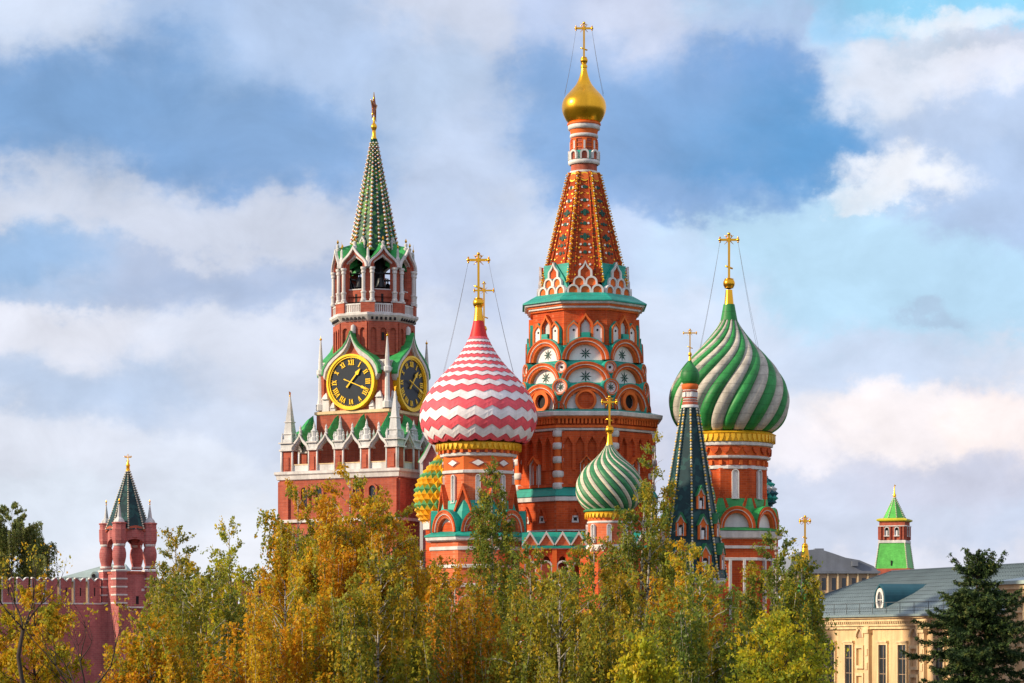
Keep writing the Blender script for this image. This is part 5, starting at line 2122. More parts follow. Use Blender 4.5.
# ------------------------------------------------------------------ fortress wall and its open turret
def fortress():
    t = T(128, 285)
    s = t.s
    zt, zn = t.z(579.5), t.z(604)
    WY = R(24)
    root = thing('fortress_wall', 'long dark pink brick fortress wall with swallow-tail merlons', 'wall', (t.X - 10 * math.cos(WY) - 1.0 * math.sin(WY), t.D - 10 * math.sin(WY) + 1.0, 0), rz=WY)
    off = -10
    # merlon copies along the wall
    pitch = 14.4 * s
    L0, L1 = -34.0, 21.0          # metres along x from the turret axis
    m = MB()
    P = fr(0, 0)
    slab(m, P, L0 - off - 6, L1 - off, 0, zn, -3.0, 0.0, 'wall_brick')
    slab(m, P, L0 - off - 6, L1 - off, zn - 0.05, zn + 0.10, -0.7, 0.06, 'white_stone')
    m.build('wall', root)
    m = MB()
    mw = pitch * 0.76
    H = zt - zn
    o = [(-mw / 2, 0), (-mw / 2, H * 0.97), (-mw * 0.46, H), (-mw * 0.28, H * 0.985), (0, H * 0.86), (mw * 0.28, H * 0.985), (mw * 0.46, H), (mw / 2, H * 0.97), (mw / 2, 0)]
    extrude(m, P, o, -0.62, 0.0, 'wall_brick', back=True)
    top = o[1:8]
    for (a, b) in zip(top, top[1:]):
        q = [(a[0], a[1] + 0.004), (b[0], b[1] + 0.004), (b[0], b[1] + 0.10), (a[0], a[1] + 0.10)]
        extrude(m, P, q, -0.68, 0.06, 'white_stone', back=True)
    slab(m, P, -mw * 0.055, mw * 0.055, H * 0.28, H * 0.62, -0.05, 0.012, 'dark_hole')
    slab(m, P, -mw / 2 - 0.035, -mw / 2, 0.0, H * 0.93, -0.58, -0.05, 'white_stone')
    first = m.build('merlon', root)
    n = int((L1 - L0) / pitch)
    k0 = 0
    for i in range(-3, n):
        x = L0 - off + pitch * (i + 0.5)
        if k0 == 0:
            o_ = first
            k0 = 1
        else:
            o_ = first.copy()
            COL.objects.link(o_)
            o_.parent = root
        o_.location = (x, 0, zn + 0.1)

    # turret
    root = thing('wall_turret', 'small open turret on the fortress wall with jug-shaped columns and dark tent roof', 'turret', (t.X, t.D, 0))
    yaw = R(32)
    hb = 17.4
    m = MB()
    A = lambda r, y: (r * s, t.z(y, r))
    lathe(m, [(hb * s, 0), A(hb, 573)], 4, 'wall_brick', flat=True, phase=yaw)
    lathe(m, [A(hb, 574), A(hb + 1.0, 573.5), A(hb + 1.0, 571.5), A(4, 571)], 4, 'red_brick', flat=True, phase=yaw)
    P = fr(yaw, hb * s)
    slab(m, P, 1 * s, 4 * s, t.z(604, 20), t.z(596, 20), -0.05, 0.02, 'dark_hole')
    slab(m, P, -10 * s, 8 * s, t.z(608, 20), t.z(606.5, 20), -0.05, 0.5, 'white_stone')
    slab(m, P, 7 * s, 10 * s, t.z(591, 20), t.z(588.5, 20), -0.05, 0.06, 'white_stone')
    m.build('base', root)
    cor = []
    for k in range(4):
        ph = yaw + PI / 4 + PI / 2 * k
        rr = (hb - 1) * s * math.sqrt(2)
        x, y = math.sin(ph) * rr, -math.cos(ph) * rr
        cor.append((x, y))
        m = MB()
        z = lambda yy: t.z(yy)
        # striped corner pier
        for i in range(9):
            w = 6.2 if i % 2 == 0 else 5.6
            y0 = 604 - (i // 2) * 8.0 - (1.6 if i % 2 else 0)
            lathe(m, [(w * s, z(y0)), (w * s, z(y0 - (6.4 if i % 2 else 1.6)))], 4, 'white_stone' if i % 2 == 0 else 'wall_brick', flat=True, phase=yaw, xo=x, yo=y, cap=True)
        m.build('striped_pier', root)
        m = MB()
        prof = [S_ for S_ in ((5.8, 569.5), (6.1, 567), (5.2, 566.5), (5.1, 565), (6.0, 562), (6.9, 557.5), (7.0, 554), (6.2, 549.5), (5.0, 547), (5.0, 545.5))]
        lathe(m, [(r * s, z(yy)) for r, yy in prof], 20, 'wall_brick', smooth=True, xo=x, yo=y, cap=True)
        lathe(m, [(6.0 * s, z(568.4)), (6.2 * s, z(567.4)), (6.0 * s, z(566.4))], 20, 'white_stone', xo=x, yo=y)
        lathe(m, [(5.1 * s, z(547)), (5.8 * s, z(546)), (5.8 * s, z(544.6)), (5 * s, z(544))], 20, 'white_stone', xo=x, yo=y)
        m.build('jug_column', root)
        m = MB()
        lathe(m, [(5.6 * s, z(544.5)), (6.6 * s, z(541)), (6.8 * s, z(530)), (6.2 * s, z(529)), (6.2 * s, z(525)), (7.0 * s, z(524.4)), (7.0 * s, z(523.3)), (5.5 * s, z(523))], 8, 'wall_brick', xo=x, yo=y, flat=True)
        lathe(m, [(5.6 * s, z(523.2)), (4.5 * s, z(520.5)), (2.2 * s, z(518)), (0.6 * s, z(506)), (0, z(505))], 8, 'grey_white', xo=x, yo=y)
        ball(m, (x, y, z(504.6)), 0.8 * s, 'gold', 8)
        lathe(m, [(0.3 * s, z(504)), (0.9 * s, z(501.5)), (0, z(499.5))], 6, 'gold', xo=x, yo=y)
        m.build('corner_pinnacle', root)
    for k in range(4):                     # hanging arches between the columns
        ph = yaw + PI / 2 * k
        m = MB()
        P = fr(0, hb * s)
        zb, zs = t.z(544, 20), t.z(538, 20)
        W = 12.5 * s
        o = [(W, zb), (W, t.z(531, 20)), (W * 0.8, t.z(529, 20)), (W * 0.45, t.z(526.5, 20)), (0, t.z(525.5, 20)), (-W * 0.45, t.z(526.5, 20)), (-W * 0.8, t.z(529, 20)), (-W, t.z(531, 20)), (-W, zb)]
        i = [(W * 0.86, zb - .3), (W * 0.80, t.z(543, 20)), (W * 0.6, t.z(540.5, 20)), (W * 0.32, t.z(539, 20)), (0, t.z(538.6, 20)), (-W * 0.32, t.z(539, 20)), (-W * 0.6, t.z(540.5, 20)), (-W * 0.80, t.z(543, 20)), (-W * 0.86, zb - .3)]
        band(m, P, o, i, -2.5 * s, 0.05, 'wall_brick')
        band(m, P, [(x * 1.0, z_ + 0.05) for x, z_ in o[1:8]], [(x * 0.93, z_ - 0.22) for x, z_ in o[1:8]], -0.1, 0.25, 'red_brick')
        m.build('arch', root, rz=ph)
    m = MB()
    lathe(m, [(0, t.z(538.5)), (18 * s, t.z(538)), (18.5 * s, t.z(529)), (17 * s, t.z(526.5))], 8, 'wall_brick', flat=True, phase=yaw + PI / 8)
    r0, y0, r1, y1 = 21.5, 530.0, 1.6, 470.5
    m.build('roof_drum', root)
    m = MB()
    lathe(m, [(r0 * s, t.z(y0)), (r1 * s, t.z(y1))], 8, 'tent_tile', phase=yaw + PI / 8)
    tent = m.build('tent_roof', root)
    for k in range(8):
        m = MB()
        ph = yaw + PI / 8 + PI / 4 * k
        for i in range(26):
            u = (i + .5) / 26
            r = (r0 + (r1 - r0) * u) * s + 0.05
            ball(m, (math.sin(ph) * r, -math.cos(ph) * r, t.z(y0 + (y1 - y0) * u)), 0.12 - 0.03 * u, 'small_cream', 6)
        m.build('ridge_rib', tent)
    m = MB()
    z = lambda yy: t.z(yy)
    lathe(m, [(2.2 * s, z(471)), (1.6 * s, z(467)), (2.2 * s, z(465.5)), (1.2 * s, z(463)), (0.6 * s, z(461)), (0.4 * s, z(454))], 10, 'gold', smooth=True)
    P = fr(0, 0)
    slab(m, P, -3.4 * s, 3.4 * s, z(457.8), z(457), -0.04, 0.04, 'gold')
    for q in (-3.2, -1.8, 1.8, 3.2):
        ball(m, (q * s, 0, z(456.4)), 0.7 * s, 'gold', 6)
    slab(m, P, -1.6 * s, 1.6 * s, z(461.4), z(460.6), -0.04, 0.04, 'gold')
    m.build('weathervane', root)


fortress()


# ------------------------------------------------------------------ low roof behind the wall
def pale_house():
    t = T(80, 330)
    s = t.s
    root = thing('palace_wing', 'low building behind the fortress wall with pale green hipped roof', 'building', (t.X, t.D, 0))
    m = MB()
    P = fr(0, 0)
    z = lambda y: t.z(y)
    slab(m, P, -30 * s, 45 * s, 0, z(581), -10, 0, 'cream_stucco')
    m.build('wall', root)
    m = MB()
    vs = [P(-34 * s, z(581.5), 0.5), P(50 * s, z(581.5), 0.5), P(50 * s, z(581.5), -10.5), P(-34 * s, z(581.5), -10.5), P(22 * s, z(563), -5), P(40 * s, z(563), -5)]
    m.add(vs, [[0, 1, 5, 4], [1, 2, 5], [2, 3, 4, 5], [3, 0, 4]], 'pale_roof')
    rf = m.build('roof', root)
    m = MB()
    for i in range(24):
        x = -30 + i * 3.2
        slab(m, P, (x - .3) * s, (x + .3) * s, z(581.5), z(578), 0.4, 0.46, 'rail_iron')
    slab(m, P, -31 * s, 46 * s, z(578.2), z(577.6), 0.4, 0.46, 'rail_iron')
    m.build('railing', rf)
    m = MB()
    extrude(m, P, [(x * s, z_) for x, z_ in ((11, z(581)), (11, z(575)), (13, z(572)), (15, z(571.5)), (17, z(574)), (17.5, z(581)))], -2, 0.3, 'pale_roof')
    extrude(m, P, [((14 + 1.8 * math.cos(k * PI / 6)) * s, z(576) + 2.2 * s * math.sin(k * PI / 6)) for k in range(12)], 0.2, 0.36, 'dark_hole')
    m.build('dormer', rf)


pale_house()


# ------------------------------------------------------------------ green tented tower far off on the right
def far_tower():
    t = T(894.5, 450)
    s = t.s
    yaw = R(-20)
    root = thing('tented_tower', 'distant red tower with bright lime green tent roofs above the grey roof', 'tower', (t.X, t.D, 0))
    A = lambda r, y: (r * s, t.z(y, r))
    m = MB()
    lathe(m, [(19 * s, 0), (19 * s, t.z(569))], 4, 'red_brick', flat=True, phase=yaw)
    m.build('base', root)
    m = MB()
    lathe(m, [A(16.2, 569), A(13.0, 543)], 4, 'lime_tile', flat=True, phase=yaw)
    for k in range(4):
        ph = yaw + PI / 4 + PI / 2 * k
        for i in range(14):
            u = (i + .5) / 14
            r = (16.2 + (13.0 - 16.2) * u) * s * math.sqrt(2)
            ball(m, (math.sin(ph) * r, -math.cos(ph) * r, t.z(569 - 26 * u)), 0.16, 'small_cream', 6)
    slab(m, fr(yaw, 15 * s), -0.6 * s, 0.6 * s, t.z(566), t.z(561), 0, 0.22, 'dark_hole')
    m.build('lower_tent', root)
    m = MB()
    lathe(m, [A(12.8, 543), A(12.8, 521)], 4, 'red_brick', flat=True, phase=yaw)
    lathe(m, [A(12.8, 543.4), A(13.8, 542.8), A(13.8, 540.6), A(12.9, 540)], 4, 'white_stone', flat=True, phase=yaw)
    for k in range(4):
        P = fr(yaw + PI / 2 * k, 12.8 * s)
        for x in (-11.4, -8, -2, 2, 8, 11.4):
            slab(m, P, (x - .8) * s, (x + .8) * s, t.z(540), t.z(526.5), -0.05, 0.25, 'red_brick')
        slab(m, P, -13 * s, 13 * s, t.z(527), t.z(526), -0.05, 0.3, 'white_stone')
    m.build('brick_storey', root)
    for k in range(4):
        for x in (-5, 5):
            m = MB()
            P = fr(0, 12.8 * s)
            o = arc(x * s, t.z(530), 2.7 * s, 10, legs=6 * s)
            i = arc(x * s, t.z(530), 1.9 * s, 10, legs=6 * s)
            band(m, P, o, i, -0.05, 0.25, 'white_stone')
            slab(m, P, (x - 2.9) * s, (x + 2.9) * s, t.z(537), t.z(536), -0.05, 0.3, 'white_stone')
            w = m.build('arched_window', root, rz=yaw + PI / 2 * k)
            m = MB()
            extrude(m, P, i, -0.05, 0.05, 'dark_hole')
            slab(m, P, (x - 1.5) * s, (x + 0.6) * s, t.z(536), t.z(531), 0.0, 0.09, 'white_panel')
            m.build('pane', w)
    m = MB()
    lathe(m, [A(13.2, 521.5), A(15.2, 520.4), A(15.2, 519), A(12, 518)], 4, 'yellow_eave', flat=True, phase=yaw)
    m.build('eave', root)
    m = MB()
    lathe(m, [A(10.6, 518.5), (0.8 * s, t.z(497))], 8, 'lime_tile', flat=True, phase=yaw)
    for k in range(8):
        ph = yaw + PI / 8 + PI / 4 * k
        for i in range(12):
            u = (i + .5) / 12
            r = (10.6 + (0.8 - 10.6) * u) * s * 1.08
            ball(m, (math.sin(ph) * r, -math.cos(ph) * r, t.z(518.5 - 21.5 * u)), 0.13, 'small_cream', 5)
    m.build('upper_tent', root)
    m = MB()
    lathe(m, [(1.3 * s, t.z(498)), (1.7 * s, t.z(495)), (0.8 * s, t.z(493.5)), (0.45 * s, t.z(487)), (0, t.z(484))], 10, 'gold', smooth=True)
    extrude(m, fr(0, 0), [(0, t.z(487)), (1.6 * s, t.z(485.5)), (0, t.z(484.4))], -0.04, 0.04, 'gold')
    m.build('gilt_spire', root)


far_tower()


# ------------------------------------------------------------------ low slate-roofed building far off
def slate_house():
    t = T(838, 400)
    s = t.s
    root = thing('slate_roof_building', 'distant building with rounded grey slate roof behind the trading rows', 'building', (t.X, t.D, 0))
    P = fr(0, 0)
    z = lambda y: t.z(y)
    m = MB()
    slab(m, P, -48 * s, 40 * s, 0, z(573), -14, 0, 'tan_stucco')
    slab(m, P, -50 * s, 42 * s, z(573.5), z(571), -14.4, 0.5, 'slate_roof')
    for i in range(9):
        x = -44 + i * 10
        slab(m, P, (x - 2) * s, (x + 2) * s, z(590), z(578), -0.05, 0.05, 'window_glass')
        slab(m, P, (x + 3) * s, (x + 4.4) * s, 0, z(573.5), -0.05, 0.25, 'cream_trim')
    m.build('wall', root)
    m = MB()
    o = [(-50, 572), (-44, 556), (-36, 551), (-26, 549.5), (-16, 549.5), (-5, 553), (8, 557.5), (22, 560), (36, 566), (42, 572)]
    extrude(m, P, [(x * s, z(y)) for x, y in o], -14, -0.5, 'slate_roof', back=True)
    rf = m.build('roof', root)
    m = MB()
    slab(m, P, -20 * s, -11 * s, z(551), z(547.5), -6, -4, 'slate_roof')
    m.build('chimney', rf)
    m = MB()
    slab(m, P, 14 * s, 20 * s, z(566), z(561), -1, 0.1, 'slate_roof')
    m.build('dormer', rf)


slate_house()


# ------------------------------------------------------------------ cream trading rows on the right
def trading_rows():
    ang = R(72)
    ox, oy_ = 36.96, 300.0
    root = thing('trading_rows', 'cream stucco palace with arched windows and grey standing-seam roof', 'building', (ox, oy_, 0))
    e = (math.cos(ang), -math.sin(ang))          # along the front, towards the viewer
    n = (-math.sin(ang), -math.cos(ang))         # out of the front

    def P(x, z, d=0.0):
        return (e[0] * x + n[0] * d, e[1] * x + n[1] * d, z)
    ZE, ZT = 17.0, 22.4
    L0, L1 = -16.0, 47.0
    DEP = 20.0
    m = MB()
    slab(m, P, L0, L1, 0, ZE - 0.9, -DEP, 0, 'cream_stucco')
    bay = 13.6
    k = 0
    x = L0 + 2.2
    bays = []
    while x + bay < L1:
        bays.append(x)
        x += bay
    for i, x in enumerate(bays + [bays[-1] + bay]):
        w = 0.55
        slab(m, P, x - w, x + w, 0, ZE - 0.9, -0.05, 0.42, 'cream_trim')
        slab(m, P, x - w - 0.18, x + w + 0.18, ZE - 2.2, ZE - 1.75, -0.05, 0.6, 'cream_trim')
        slab(m, P, x - w - 0.18, x + w + 0.18, 7.4, 7.9, -0.05, 0.6, 'cream_trim')
        for zq in (11.0, 12.6, 4.0, 6.0):
            slab(m, P, x - 0.32, x + 0.32, zq - 0.4, zq + 0.4, 0.4, 0.52, 'cream_trim')
    for z0, z1, d in ((7.0, 7.4, 0.35), (7.4, 7.65, 0.5), (ZE - 1.75, ZE - 1.4, 0.3), (ZE - 1.4, ZE - 1.15, 0.5)):
        slab(m, P, L0, L1, z0, z1, -0.05, d, 'cream_trim')
    m.build('facade', root)
    m = MB()
    slab(m, P, L0, L1, ZE - 0.9, ZE - 0.55, -0.05, 0.75, 'cream_trim')
    slab(m, P, L0, L1, ZE - 0.55, ZE - 0.25, -0.05, 1.05, 'cream_trim')
    nd = int((L1 - L0) / 0.55)
    for i in range(nd):
        x = L0 + (i + .5) * 0.55
        slab(m, P, x - 0.14, x + 0.14, ZE - 1.13, ZE - 0.9, -0.05, 0.68, 'cream_trim')
    m.build('cornice', root)
    for i, x in enumerate(bays):
        for st, (zb, zt) in enumerate(((8.4, 13.7), (1.6, 6.2))):
            for dx in (3.6, 8.4):
                c = x + dx
                m = MB()
                w = 0.95
                zs = zt - w
                o, ii = [(c + w + .28, zb), (c + w + .28, zt), (c - w - .28, zt), (c - w - .28, zb)], [(c + w, zb), (c + w, zt - .25), (c - w, zt - .25), (c - w, zb)]
                band(m, P, o, ii, -0.05, 0.22, 'cream_trim')
                slab(m, P, c - w - .4, c + w + .4, zb - .25, zb, -0.05, 0.34, 'cream_trim')
                slab(m, P, c - w - .35, c + w + .35, zt, zt + 0.22, -0.05, 0.36, 'cream_trim')
                if st == 0 and dx > bay / 2:
                    hz = zt + 0.5
                    band(m, P, arc(x + 11.4, hz + 0.1, 1.15, 12, tip=0.6), arc(x + 11.4, hz + 0.1, 0.8, 12, tip=0.4), -0.05, 0.3, 'cream_trim')
                    extrude(m, P, arc(x + 11.4, hz + 0.1, 0.81, 12, tip=0.4), -0.05, 0.06, 'tan_stucco')
                if st == 0 and dx > bay / 2:
                    for za, zb2 in ((8.3, 10.2), (10.7, 13.4)):
                        q = [(1.1, za), (1.1, zb2), (-1.1, zb2), (-1.1, za), (1.1, za)]
                        q2 = [(.72, za + .35), (.72, zb2 - .35), (-.72, zb2 - .35), (-.72, za + .35), (.72, za + .35)]
                        band(m, P, [(x + 11.4 + u_, v_) for u_, v_ in q], [(x + 11.4 + u_, v_) for u_, v_ in q2], -0.05, 0.3, 'cream_trim')
                wn = m.build('window', root)
                m = MB()
                extrude(m, P, ii, -0.05, 0.012, 'window_glass')
                slab(m, P, c - .04, c + .04, zb, zt - .25, 0.01, 0.06, 'tan_stucco')
                for zz in (zb + (zt - zb) * .33, zb + (zt - zb) * .66):
                    slab(m, P, c - w, c + w, zz - .03, zz + .03, 0.01, 0.05, 'tan_stucco')
                m.build('pane', wn)
    # roof: long slope, hipped at the far end, standing seams
    m = MB()
    RD = 11.0
    ez = ZE - 0.2
    c0, c1, c2, c3 = P(L0, ez, 1.2), P(L1 + 12, ez, 1.2), P(L1 + 12, ez, -2 * RD - 1.2), P(L0, ez, -2 * RD - 1.2)
    r0, r1 = P(L0 + 13, ZT, -RD), P(L1 + 12, ZT, -RD)
    m.add([c0, c1, c2, c3, r0, r1], [[0, 1, 5, 4], [1, 2, 5], [2, 3, 4, 5], [3, 0, 4], [0, 1, 2, 3]], 'seam_roof')
    slab(m, P, L0, L1, ez - 0.16, ez + 0.05, -0.3, 1.35, 'seam_roof')
    rf = m.build('roof', root)
    m = MB()
    xx = L0 + 0.4
    while xx < L1 + 10:
        u = min(1.0, (xx - L0) / 13.0)
        a = P(xx, ez + 0.03, 1.1)
        b = P(max(xx, L0), ez + (ZT - ez) * u + 0.03, 1.2 - (RD + 1.2) * u)
        tube(m, [a, b], 0.045, 4, 'seam_rib', smooth=False)
        xx += 0.62
    for q in range(1, 12):
        u = q / 12
        a = P(L0 + 13 * u, ez + (ZT - ez) * u + 0.03, 1.2 - (RD + 1.2) * u)
        b = P(L1 + 10, ez + (ZT - ez) * u + 0.03, 1.2 - (RD + 1.2) * u)
        tube(m, [a, b], 0.022, 4, 'seam_rib', smooth=False)
    yy = -0.4
    while yy > -2 * RD:
        u = 1 - abs((yy + RD) / RD)
        a = P(L0, ez + 0.03, yy)
        b = P(L0 + 13 * u, ez + (ZT - ez) * u + 0.03, yy)
        tube(m, [a, b], 0.045, 4, 'seam_rib', smooth=False)
        yy -= 0.62
    tube(m, [c0, r0], 0.10, 6, 'seam_rib')
    tube(m, [r0, r1], 0.12, 6, 'seam_rib')
    m.build('seam', rf)
    # railing along the eave
    m = MB()
    xx = L0 + 1
    while xx < L1 - 3:
        tube(m, [P(xx, ez, 0.7), P(xx, ez + 1.45, 0.7)], 0.045, 5, 'rail_iron')
        xx += 3.4
    for q in (0.75, 1.42):
        tube(m, [P(L0 + 1, ez + q, 0.7), P(L1 - 3, ez + q, 0.7)], 0.032, 5, 'rail_iron')
    m.build('railing', rf)
    # dormer with an oval window, facing out over the eave
    m = MB()
    dx, dz = 14.5, ez + 0.3
    hw, hh = 1.25, 2.9
    o = arc(dx, dz + hh - hw, hw, 12, tip=0.25, legs=hh - hw)
    extrude(m, P, o, -8.0, -0.9, 'dormer_teal')
    band(m, P, arc(dx, dz + hh - hw, hw * 1.12, 12, tip=0.3, legs=hh - hw), arc(dx, dz + hh - hw, hw * 0.98, 12, tip=0.25, legs=hh - hw), -8.0, -0.7, 'dormer_teal')
    dm = m.build('dormer', rf)
    m = MB()
    E = [(math.cos(PI * k / 12), math.sin(PI * k / 12)) for k in range(25)]
    zc = dz + 1.5
    band(m, P, [(dx + 1.0 * c, zc + 1.35 * s_) for c, s_ in E], [(dx + 0.62 * c, zc + 0.95 * s_) for c, s_ in E], -0.95, -0.7, 'white_stone')
    slab(m, P, dx - .05, dx + .05, zc - .95, zc + .95, -0.9, -0.78, 'white_stone')
    slab(m, P, dx - .6, dx + .6, zc - .05, zc + .05, -0.9, -0.78, 'white_stone')
    extrude(m, P, [(dx + 0.63 * c, zc + 0.96 * s_) for c, s_ in E[:-1]], -0.95, -0.86, 'window_glass')
    m.build('oval_window', dm)
    # taller corner block
    m = MB()
    B0, B1, BZ = 48.0, 78.0, 19.9
    slab(m, P, B0, B1, 0, BZ, -DEP, 1.5, 'cream_stucco')
    for x in (B0 + .7, B0 + 4.5, B0 + 9.5, B0 + 14.5):
        slab(m, P, x - .6, x + .6, 0, BZ - 2.0, 1.4, 1.9, 'cream_trim')
    for x in (B0 + 2.6, B0 + 7, B0 + 12):
        for zb, zt in ((9.9, 13.6), (1.6, 7.2), (15.2, 17.0)):
            band(m, P, [(x + 1, zb), (x + 1, zt), (x - 1, zt), (x - 1, zb), (x + 1, zb)], [(x + .7, zb + .25), (x + .7, zt - .25), (x - .7, zt - .25), (x - .7, zb + .25), (x + .7, zb + .25)], 1.4, 1.75, 'cream_trim')
    Q = lambda x, z, d=0.0: P(B0 - d, z, x)
    for x in (0.5,):
        slab(m, Q, x - .6, x + .6, 0, BZ - 2.0, -0.05, 0.35, 'cream_trim')
    for z0, z1, d in ((BZ - 2.0, BZ - 1.7, 0.3), (BZ - 1.2, BZ - 0.8, 0.5), (BZ - 0.8, BZ - 0.3, 0.85)):
        slab(m, P, B0 - d, B1, z0, z1, -DEP, 1.5 + d, 'cream_trim')
    xx = B0
    while xx < B1:
        slab(m, P, xx - .14, xx + .14, BZ - 1.5, BZ - 1.2, 1.45, 1.9, 'cream_trim')
        slab(m, P, xx + .2, xx + .42, BZ - 3.1, BZ - 2.5, 1.45, 1.65, 'cream_trim')
        xx += 0.62
    yy = -10.0
    while yy < 1.5:
        slab(m, Q, yy - .14, yy + .14, BZ - 1.5, BZ - 1.2, -0.05, 0.4, 'cream_trim')
        yy += 0.62
    m.build('corner_block', root)
    m = MB()
    slab(m, P, B0 - 1.2, B1, BZ - 0.3, BZ + 0.05, -DEP - .5, 2.7, 'pale_roof')
    v = [P(B0 - 1.1, BZ + 0.06, 2.6), P(B1, BZ + 0.06, 2.6), P(B1, BZ + 0.06, -DEP), P(B0 - 1.1, BZ + 0.06, -DEP), P(B0 + 9, BZ + 2.0, -8), P(B1, BZ + 2.0, -8)]
    m.add(v, [[0, 1, 5, 4], [1, 2, 5], [2, 3, 4, 5], [3, 0, 4]], 'seam_roof')
    m.build('corner_roof', root)


trading_rows()

# ------------------------------------------------------------------ trees
def quad_mesh(name, V, tint, mt):
    """V: (n, 4, 3) corner points of leaf-sized faces; tint: (n, 3)"""
    n = len(V)
    me = bpy.data.meshes.new(name)
    me.vertices.add(n * 4)
    me.vertices.foreach_set('co', V.reshape(-1).astype(np.float32))
    me.loops.add(n * 4)
    me.loops.foreach_set('vertex_index', np.arange(n * 4, dtype=np.int32))
    me.polygons.add(n)
    me.polygons.foreach_set('loop_start', np.arange(0, n * 4, 4, dtype=np.int32))
    me.polygons.foreach_set('loop_total', np.full(n, 4, dtype=np.int32))
    at = me.attributes.new('leaf_tint', 'FLOAT_COLOR', 'POINT')
    c = np.ones((n, 4, 4), dtype=np.float32)
    c[:, :, :3] = tint[:, None, :]
    at.data.foreach_set('color', c.reshape(-1))
    me.materials.append(MATS[mt])
    me.update()
    me.validate()
    return me


def link_mesh(name, me, parent):
    o = bpy.data.objects.new(name, me)
    COL.objects.link(o)
    o.parent = parent
    return o


PAL = {
    'weep': [(0.20, 0.25, 0.07), (0.28, 0.31, 0.08), (0.36, 0.33, 0.08), (0.15, 0.19, 0.06)],
    'gold': [(0.70, 0.39, 0.018), (0.74, 0.47, 0.022), (0.64, 0.30, 0.013), (0.48, 0.40, 0.03), (0.28, 0.30, 0.03)],
    'amber': [(0.70, 0.33, 0.015), (0.66, 0.38, 0.02), (0.60, 0.26, 0.012), (0.42, 0.34, 0.03), (0.26, 0.27, 0.03)],
    'olive': [(0.29, 0.29, 0.035), (0.40, 0.35, 0.03), (0.50, 0.34, 0.022), (0.19, 0.22, 0.032)],
    'green': [(0.15, 0.21, 0.036), (0.21, 0.26, 0.040), (0.30, 0.31, 0.035), (0.44, 0.34, 0.025)],
    'dull': [(0.075, 0.11, 0.028), (0.11, 0.14, 0.030), (0.18, 0.18, 0.03), (0.26, 0.22, 0.035)],
    'lime': [(0.52, 0.47, 0.025), (0.42, 0.42, 0.026), (0.62, 0.47, 0.02), (0.28, 0.33, 0.035)],
    'yellow': [(0.68, 0.42, 0.016), (0.62, 0.34, 0.016), (0.50, 0.40, 0.024), (0.36, 0.34, 0.03)],
}


def leaf_quads(rng, C, size, hang=0.55, aspect=0.62):
    n = len(C)
    a = rng.normal(size=(n, 3))
    a[:, 2] -= hang * 2.0
    a /= np.linalg.norm(a, axis=1)[:, None] + 1e-9
    b = np.cross(a, rng.normal(size=(n, 3)))
    b /= np.linalg.norm(b, axis=1)[:, None] + 1e-9
    L = size * np.clip(rng.lognormal(-0.06, 0.32, n), 0.45, 1.8)[:, None] * 0.5
    W = L * aspect
    return np.stack([C - a * L, C + b * W + a * L * 0.1, C + a * L, C - b * W + a * L * 0.1], axis=1)


